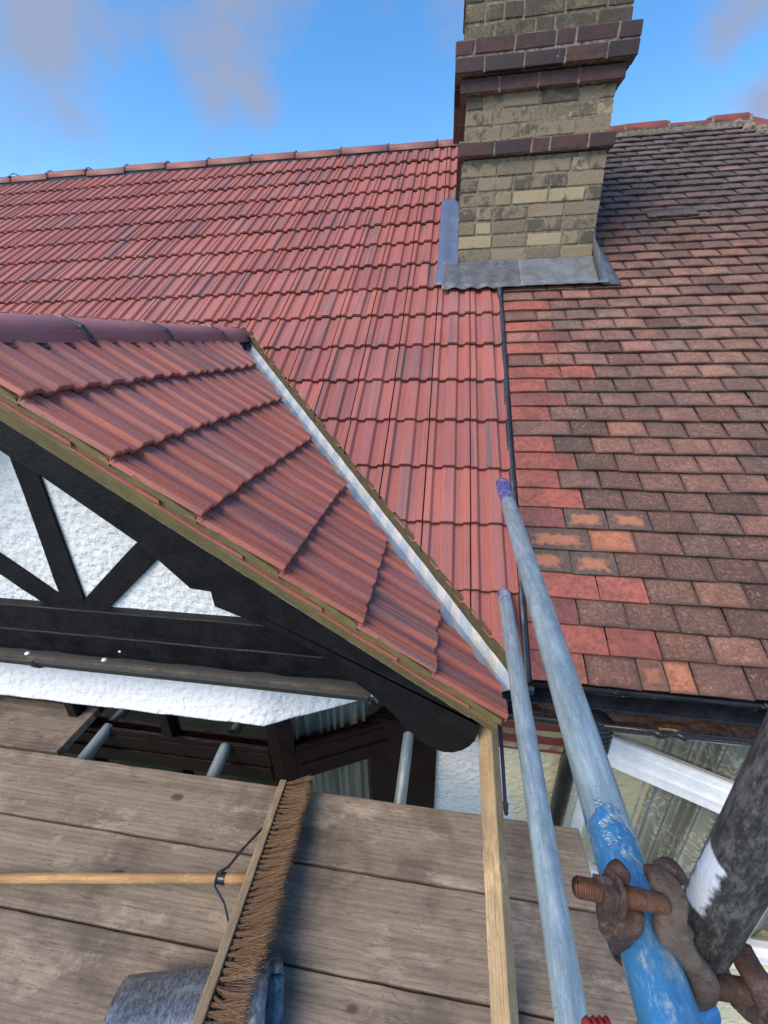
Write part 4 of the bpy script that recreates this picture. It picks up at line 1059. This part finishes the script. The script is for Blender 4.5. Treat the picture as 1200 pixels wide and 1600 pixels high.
for i in range(4):
    board(-3.3+.05*i, [.50, .52, .49, .51, .5, .5][i], YB[i+1]+.0035, YB[i]-.0035, BZ+[0, -.002, .001, 0, .001, 0][i], labs[i], seed=i+1)
board(-3.2, -1.516, .948, 1.165, BZ+.002, 'short plank end beside the dark gap, against the white render', seed=9)
RT = .02415
def tube(p0, p1, mat, lab, grp='galvanised scaffold tubes', x=(0, 0, 1)):
    o = tube_obj('scaffold_tube', p0, p1, RT, mat, x=x); tag(o, lab, 'scaffold tube', grp); return o
tube((.2245, 1.520, -.504), (.190, -.30, -.514), M_GALVB, 'thick guard-rail tube with bright blue paint near the rusty clamp and purple far end')
tube((.2445, 1.345, -.878), (.199, -.25, -.922), M_GALVT, 'plain grey lower rail tube between the batten and the blue-painted rail')
tube((.2685, .2495, -.556), (.2685, .2495, .45), M_POST, 'blackened upright tube with a white paint dab, at the right edge', x=(1, 0, 0))
tube((-1.450, 1.129, -1.583), (-1.39, .2, -1.583), M_GALV, 'grey tube end poking from under the planks, left one in the gap')
tube((-.874, 1.106, -1.583), (-.78, .2, -1.583), M_GALV, 'grey tube end poking from under the planks, near the maroon frame')
tube((-.102, 1.40, -1.60), (-.128, .88, -1.764), M_GALV, 'grey tube below the rounded bargeboard foot, with white paint spots')
# blue tube crossing under the guard rail
o = tube_obj('scaffold_tube', (.166, .160, -.566), (.262, .215, -.575), .014, M_BLUEP); tag(o, 'short dark blue tube stub crossing beneath the blue-painted rail', 'scaffold tube')
# red cap
bm = bmesh.new()
c0 = atD(926, 1618, .40)
for k in range(4): sweep(bm, [c0+rt*(.0065*k-.006)-fw*0, c0+rt*(.0065*k+.0045-.006)], [(.011, .011), (.013, .013)], 16)
o = frombm('plastic_cap', bm, M_REDCAP, smooth=True); tag(o, 'small ribbed red plastic cap beside the lower rail at the bottom edge', 'cap')

# ---- clamp (coupler) : rusty band-and-bolt around the blue rail, holding the black post
CP = empty('scaffold_clamp', (.20, .22, -.51)); tag(CP, 'rusty forged clamp with threaded bolt gripping the blue-painted rail', 'scaffold clamp')
d1 = .345
b0, b1 = atD(897, 1385, d1), atD(1042, 1413, d1)
bd = (b1-b0).normalized(); BL = (b1-b0).length
bm = bmesh.new(); MB = axisM(b0, b1); n = 20; rings = []
tp = .0021; thr = int((BL*.72)/tp*4)
for i in range(thr+1):
    z = i*tp/4; rad = .0072 + (.00065 if i % 4 in (0,) else -.00065 if i % 4 == 2 else 0) - (.0012 if i < 4 else 0)
    rings.append([bm.verts.new((rad*math.cos(2*math.pi*j/n), rad*math.sin(2*math.pi*j/n), z+tp*j/n)) for j in range(n)])
for z in (BL*.73+.002, BL-.003, BL):
    rad = .0072 if z < BL-.001 else .0055; rings.append([bm.verts.new((rad*math.cos(2*math.pi*j/n), rad*math.sin(2*math.pi*j/n), z)) for j in range(n)])
for i in range(len(rings)-1):
    for j in range(n): bm.faces.new((rings[i][j], rings[i+1][j], rings[i+1][(j+1) % n], rings[i][(j+1) % n]))
bm.faces.new(rings[0]); bm.faces.new(list(reversed(rings[-1]))); bmesh.ops.recalc_face_normals(bm, faces=bm.faces[:])
frombm('bolt', bm, M_BOLT, CP, MB, smooth=True)
bm = bmesh.new()      # flanged nut
nz0 = BL*.26
for (ra, za, zb_, sg_) in ((.0128, nz0, nz0+.012, 6), (.0168, nz0+.0121, nz0+.0155, 28)):
    bmesh.ops.create_cone(bm, segments=sg_, radius1=ra, radius2=ra*(.97), depth=zb_-za, cap_ends=True, matrix=Matrix.Translation((0, 0, (za+zb_)/2)))
bevel(bm, .0010, 2, .6)
frombm('nut', bm, M_RUST, CP, MB)
# near jaw: saddle that wraps from nut down round the rail's left side
def jaw(px, depth, rad, name, mat, parent, n=14, lab=None, upv=None):
    pts = [atD(a, b, d) for (a, b), d in zip(px, depth)]
    # smooth the path
    P2, R2 = [], []
    for i in range(len(pts)-1):
        p0, p1, p2, p3 = pts[max(i-1, 0)], pts[i], pts[i+1], pts[min(i+2, len(pts)-1)]
        for k in range(5):
            t = k/5; q = .5*((2*p1)+(-p0+p2)*t+(2*p0-5*p1+4*p2-p3)*t*t+(-p0+3*p1-3*p2+p3)*t**3); P2.append(q)
            R2.append((rad[i][0]*(1-t)+rad[i+1][0]*t, rad[i][1]*(1-t)+rad[i+1][1]*t))
    P2.append(pts[-1]); R2.append(rad[-1])
    bm = bmesh.new(); sweep(bm, P2, R2, 20, upv=upv or rt, k=.55); rough_up(bm, .0005, 140)
    return frombm(name, bm, mat, parent, label=lab, smooth=True)
jaw([(953, 1358), (958, 1372), (952, 1395), (950, 1425), (962, 1448), (968, 1468), (965, 1482)], [.36, .355, .352, .352, .352, .362, .375], [(.005, .004), (.008, .005), (.009, .005), (.0095, .005), (.014, .005), (.010, .005), (.005, .005)], 'near_jaw', M_RUST, CP, lab='dark brown jaw below the flanged nut')
jaw([(962, 1452), (985, 1440), (993, 1418)], [.350, .345, .345], [(.006, .008), (.006, .010), (.005, .007)], 'jaw_lug', M_RUST, CP)
jaw([(960, 1355), (967, 1366), (966, 1384)], [.352, .352, .354], [(.007, .006), (.009, .006), (.006, .005)], 'jaw_lug', M_RUST, CP)
jaw([(1022, 1362), (1035, 1378), (1046, 1402), (1048, 1432), (1050, 1452), (1063, 1474), (1080, 1502), (1097, 1530), (1097, 1555), (1086, 1572)],
    [.375, .366, .356, .350, .350, .352, .352, .352, .360, .375], [(.006, .006), (.012, .007), (.0135, .008), (.011, .008), (.015, .010), (.010, .008), (.009, .008), (.012, .008), (.010, .007), (.004, .004)], 'swivel_flap', M_RUSTG, CP, lab='wavy grey-brown forged flap')
jaw([(1028, 1362), (1046, 1358), (1064, 1370)], [.38, .378, .385], [(.006, .007), (.008, .008), (.005, .006)], 'swivel_head', M_RUST, CP)
jaw([(1012, 1360), (1020, 1366), (1018, 1378)], [.378, .372, .372], [(.004, .005), (.006, .006), (.004, .004)], 'swivel_head', M_RUST, CP)
# band passing round the rail
bm = bmesh.new(); pc = Vector((.1985, .228, -.511)); pts = []
for k in range(25):
    a = math.radians(150+k*10); pts.append(pc + Vector((math.cos(a)*.0285, 0, math.sin(a)*.0285)))
sweep(bm, pts, [(.003, .015)]*25, 10, upv=(1, 0, 0)); frombm('clamp_band', bm, M_RUST, CP, smooth=True)
CP2 = empty('scaffold_clamp', (.27, .24, -.56)); tag(CP2, 'dark rusty clamp arm and thread below the foot of the black upright', 'scaffold clamp')
e0, e1 = atD(1100, 1538, .375), atD(1215, 1556, .375)
bm = bmesh.new(); MB2 = axisM(e0, e1); BL2 = (e1-e0).length; rings = []
for i in range(int(BL2/tp*4)):
    z = i*tp/4; rad = .0085 + (.0007 if i % 4 == 0 else -.0007 if i % 4 == 2 else 0)
    rings.append([bm.verts.new((rad*math.cos(2*math.pi*j/n), rad*math.sin(2*math.pi*j/n), z+tp*j/n)) for j in range(n)])
for i in range(len(rings)-1):
    for j in range(n): bm.faces.new((rings[i][j], rings[i+1][j], rings[i+1][(j+1) % n], rings[i][(j+1) % n]))
bm.faces.new(rings[0]); bm.faces.new(list(reversed(rings[-1]))); bmesh.ops.recalc_face_normals(bm, faces=bm.faces[:])
frombm('bolt', bm, M_RUST, CP2, MB2, smooth=True)
jaw([(1163, 1478), (1168, 1505), (1185, 1535), (1200, 1570), (1212, 1592)], [.40, .385, .372, .366, .366], [(.006, .004), (.011, .005), (.012, .006), (.012, .006), (.010, .005)], 'clamp_arm', M_RUST, CP2)
jaw([(1150, 1560), (1170, 1575), (1190, 1592)], [.392, .39, .39], [(.008, .005), (.010, .005), (.008, .004)], 'clamp_arm', M_RUST, CP2)
jaw([(1088, 1508), (1112, 1516), (1135, 1514)], [.40, .392, .39], [(.009, .009), (.012, .011), (.008, .008)], 'post_seat', M_POST, CP2)

# ================================================================== BATTEN, BAR
k = 1.30; q0 = Vector((.135, .752, -.891))*k; q1 = Vector((.148, .338, -1.104))*k; dd = (q1-q0).normalized()
q0 = q0 - dd*.03
t_end = (BZ+.02 - q0.z)/dd.z; q1 = q0 + dd*t_end
MBt = axisM(q0, q1, x=(-.55, .2, 1)); Lb = (q1-q0).length
Mr = MBt @ Matrix.Rotation(-math.pi/2, 4, 'Y')   # local x along the length
bm = bmesh.new(); box(bm, (0, -.024, -.0235), (Lb, .024, .0235)); bmesh.ops.subdivide_edges(bm, edges=[e for e in bm.edges if abs(e.verts[0].co.x-e.verts[1].co.x) > .1], cuts=24); bevel(bm, .002, 1, 1)
for v in bm.verts: v.co += Vector((0, .004*math.sin(v.co.x*3), 0)) + Vector(noise.noise_vector(v.co*20))*.0008
BT = frombm('timber_batten', bm, M_BATTEN, M=Mr); tag(BT, 'pale sawn square batten leaning from the planks up to the eaves corner', 'batten')
bm = bmesh.new(); box(bm, (.0, .003, .0238), (.115, .0243, .0250)); box(bm, (.0, .0242, -.006), (.115, .0252, .0250)); rough_up(bm, .0008, 60)
frombm('blue_paint_patch', bm, M_NAVY, BT, Mr, 'flaking dark blue paint at the batten top')
bm = bmesh.new(); sweep(bm, [atY(781, 1128, 1.02), atY(786, 1200, .99), atY(790, 1268, .965)], [(.009, .004)]*3, 8)
BR = frombm('steel_bar', bm, M_NAVY, smooth=False); tag(BR, 'thin navy painted steel bar with rusty tip behind the batten', 'bar')
bm = bmesh.new(); sweep(bm, [atY(789, 1255, .962), atY(791, 1272, .96)], [(.012, .009), (.007, .006)], 7, upv=rt); frombm('bar_tip', bm, M_RUST, BR)

# ================================================================== BROOM
far_, near_ = Vector((-.520, .905, -1.462)), Vector((-.478, .285, -1.380))
BRM = empty('broom', (-.5, .62, -1.5)); tag(BRM, 'wide yard broom lying on its side with coir bristles over a dark roll', 'broom')
MM = axisM(far_, near_, x=(0, 0, 1)); Lh = (near_-far_).length    # local x up, y = z cross x, z along head
yl = (MM.to_3x3() @ Vector((0, 1, 0)))
sgn = 1 if yl.x > 0 else -1      # sgn*y points to +x world (bristle side)
MX = MM @ Matrix.Rotation(-math.pi/2, 4, 'Y')    # local x along head
bx = (MX.to_3x3() @ Vector((0, 1, 0))).x; sb = 1 if bx > 0 else -1
bz = (MX.to_3x3() @ Vector((0, 0, 1))).z; sz = 1 if bz > 0 else -1
lx = (MX.to_3x3() @ Vector((1, 0, 0))).y
Lx = Lh
bm = bmesh.new(); box(bm, (0, -.012, -.030), (Lx, .012, .030)); bmesh.ops.subdivide_edges(bm, edges=[e for e in bm.edges if abs(e.verts[0].co.x-e.verts[1].co.x) > .1], cuts=20); bevel(bm, .004, 3, 1); rough_up(bm, .0012, 25)
HEADM = MX if lx < 0 else MX @ Matrix.Rotation(math.pi, 4, 'Z')
hb = (HEADM.to_3x3() @ Vector((0, 1, 0))).x; sb = 1 if hb > 0 else -1
if lx > 0: HEADM = HEADM
frombm('broom_head', bm, M_BLOCK, BRM, HEADM)
bm = bmesh.new(); lr = bm.verts.layers.float.new('rnd'); rr = random.Random(11)
for i in range(44):
    for jz in range(4):
        cx_ = .010 + (Lx-.02)*i/43; cz = (-.021+.014*jz)
        tf = rr.gauss(0, .30); tz = rr.gauss(0, .12); tl = rr.uniform(.93, 1.03)
        for s in range(24):
            a = rr.uniform(0, 2*math.pi); q = rr.random()**.5*.004; fan = tf + rr.gauss(0, .17); fz = tz + rr.gauss(0, .20) + (cz/.02)*.20; ln = tl*rr.uniform(.078, .098); curl = rr.gauss(0, .007)
            x0_, z0_ = cx_+math.cos(a)*q, cz+math.sin(a)*q; lean = .010*math.sin(cx_*14)
            rad = rr.uniform(.00035, .0006); col = rr.random()
            rings = []
            for k in range(5):
                t = k/4; y = sb*(.012 + ln*t*(1-.08*abs(fan)))
                px_ = x0_ + fan*ln*t*.42 + curl*t*t + lean*t - .012*t*t; pz = z0_ + fz*ln*t*.42 + rr.uniform(-.0006, .0006)
                px_ = max(-.012, min(Lx+.012, px_)); rd = rad*(1-.5*t)
                ring = []
                for w in range(3):
                    aa = w*2.094; v = bm.verts.new((px_+rd*math.cos(aa), y, pz+rd*math.sin(aa))); v[lr] = col*(.15+.85*t); ring.append(v)
                rings.append(ring)
            for k in range(4):
                for w in range(3): bm.faces.new((rings[k][w], rings[k][(w+1) % 3], rings[k+1][(w+1) % 3], rings[k+1][w]))
frombm('bristles', bm, M_BRIST, BRM, HEADM)
bm = bmesh.new(); box(bm, (.004, sb*.0125, -.016), (Lx-.004, sb*.024, .016)); 
bmesh.ops.subdivide_edges(bm, edges=bm.edges[:], cuts=12, use_grid_fill=True); rough_up(bm, .006, 60); l = bm.verts.layers.float.new('rnd'); bmesh.ops.recalc_face_normals(bm, faces=bm.faces[:])
frombm('bristle_core', bm, M_BRIST, BRM, HEADM)
hA = far_.lerp(near_, .475) + Vector((-.010, 0, .004)); hz = hA.z
hB = Vector((-1.75, .48, BZ+.022)); hA2 = hA
pB = atZ(0, 1372, -1.475); dirh = (pB-hA).normalized(); hB = hA + dirh*1.25
Mhd = axisM(hA, hB) @ Matrix.Rotation(-math.pi/2, 4, 'Y')
bm = bmesh.new(); sweep(bm, [(1.25*i/24*(1 if True else 0), 0, .0008*math.sin(i)) for i in range(25)], [(.0125+.0008*(i/24) - (.002 if i == 0 else 0), .0125+.0008*(i/24)) for i in range(25)], 20)
hm = Mhd
if (Mhd.to_3x3() @ Vector((1, 0, 0))).x > 0: hm = Mhd @ Matrix.Rotation(math.pi, 4, 'Z')
frombm('broom_handle', bm, M_HANDLE, BRM, hm, smooth=True)
cpt = hA + dirh*.082
s0 = far_.lerp(near_, .27) + Vector((-.012, 0, .028)); s1 = far_.lerp(near_, .66) + Vector((-.012, 0, -.012))
bm = bmesh.new()
sweep(bm, [s0, s0.lerp(cpt+Vector((.0, .016, .01)), .5), cpt+Vector((.012, .022, .012)), cpt+Vector((-.002, .008, .016)), cpt+Vector((-.008, -.010, .013)), cpt+Vector((-.008, -.02, .0)), (cpt+s1)/2+Vector((-.004, 0, 0)), s1], [(.0022, .0045)]*4+[(.0018, .0030)]*4, 8, upv=(0, 0, 1))
sweep(bm, [cpt+Vector((.014, 0, 0)), cpt+Vector((-.012, 0, 0))], [(.0150, .0150)]*2, 20)
frombm('handle_stay', bm, M_BLACKP, BRM, label='thin black steel stay and collar')

# ================================================================== ROLL
bm = bmesh.new(); ra = atZ(150, 1600, -1.47); 
pR, pL = Vector((-.345, .395, BZ)), Vector((-.690, .300, BZ))
ax = (pR-pL).normalized(); perp = Vector((-ax.y, ax.x, 0)); LR = (pR-pL).length
prof = []
turns = 2.35; K = 96
for i in range(K+1):
    t = i/K; a = -math.pi*.9 + t*turns*2*math.pi; s = 1-.10*t*turns/2
    prof.append((math.cos(a)*.090*s, math.sin(a)*.066*s))
nL = 14; rows = []
for i in range(nL+1):
    tt = i/nL; row = []
    for j, (a, b) in enumerate(prof):
        fl = 1 + .10*(1-tt); row.append(bm.verts.new((tt*LR + .012*math.sin(j/K*2*math.pi*turns), a*fl + .003*noise.noise(Vector((tt*4, a*20, 0))), b*(1.0) + .070 + .002*noise.noise(Vector((tt*5, a*12, 3))))))
    rows.append(row)
for i in range(nL):
    for j in range(K): bm.faces.new((rows[i][j], rows[i+1][j], rows[i+1][j+1], rows[i][j+1]))
bmesh.ops.recalc_face_normals(bm, faces=bm.faces[:]); bmesh.ops.solidify(bm, geom=bm.faces[:], thickness=.0018)
MRo = Matrix(((ax.x, perp.x, 0, pL.x), (ax.y, perp.y, 0, pL.y), (0, 0, 1, pL.z), (0, 0, 0, 1)))
o = frombm('sheet_roll', bm, M_ROLL, M=MRo, smooth=True); tag(o, 'flattened roll of dark blue-grey sheet lying under the broom', 'roll')
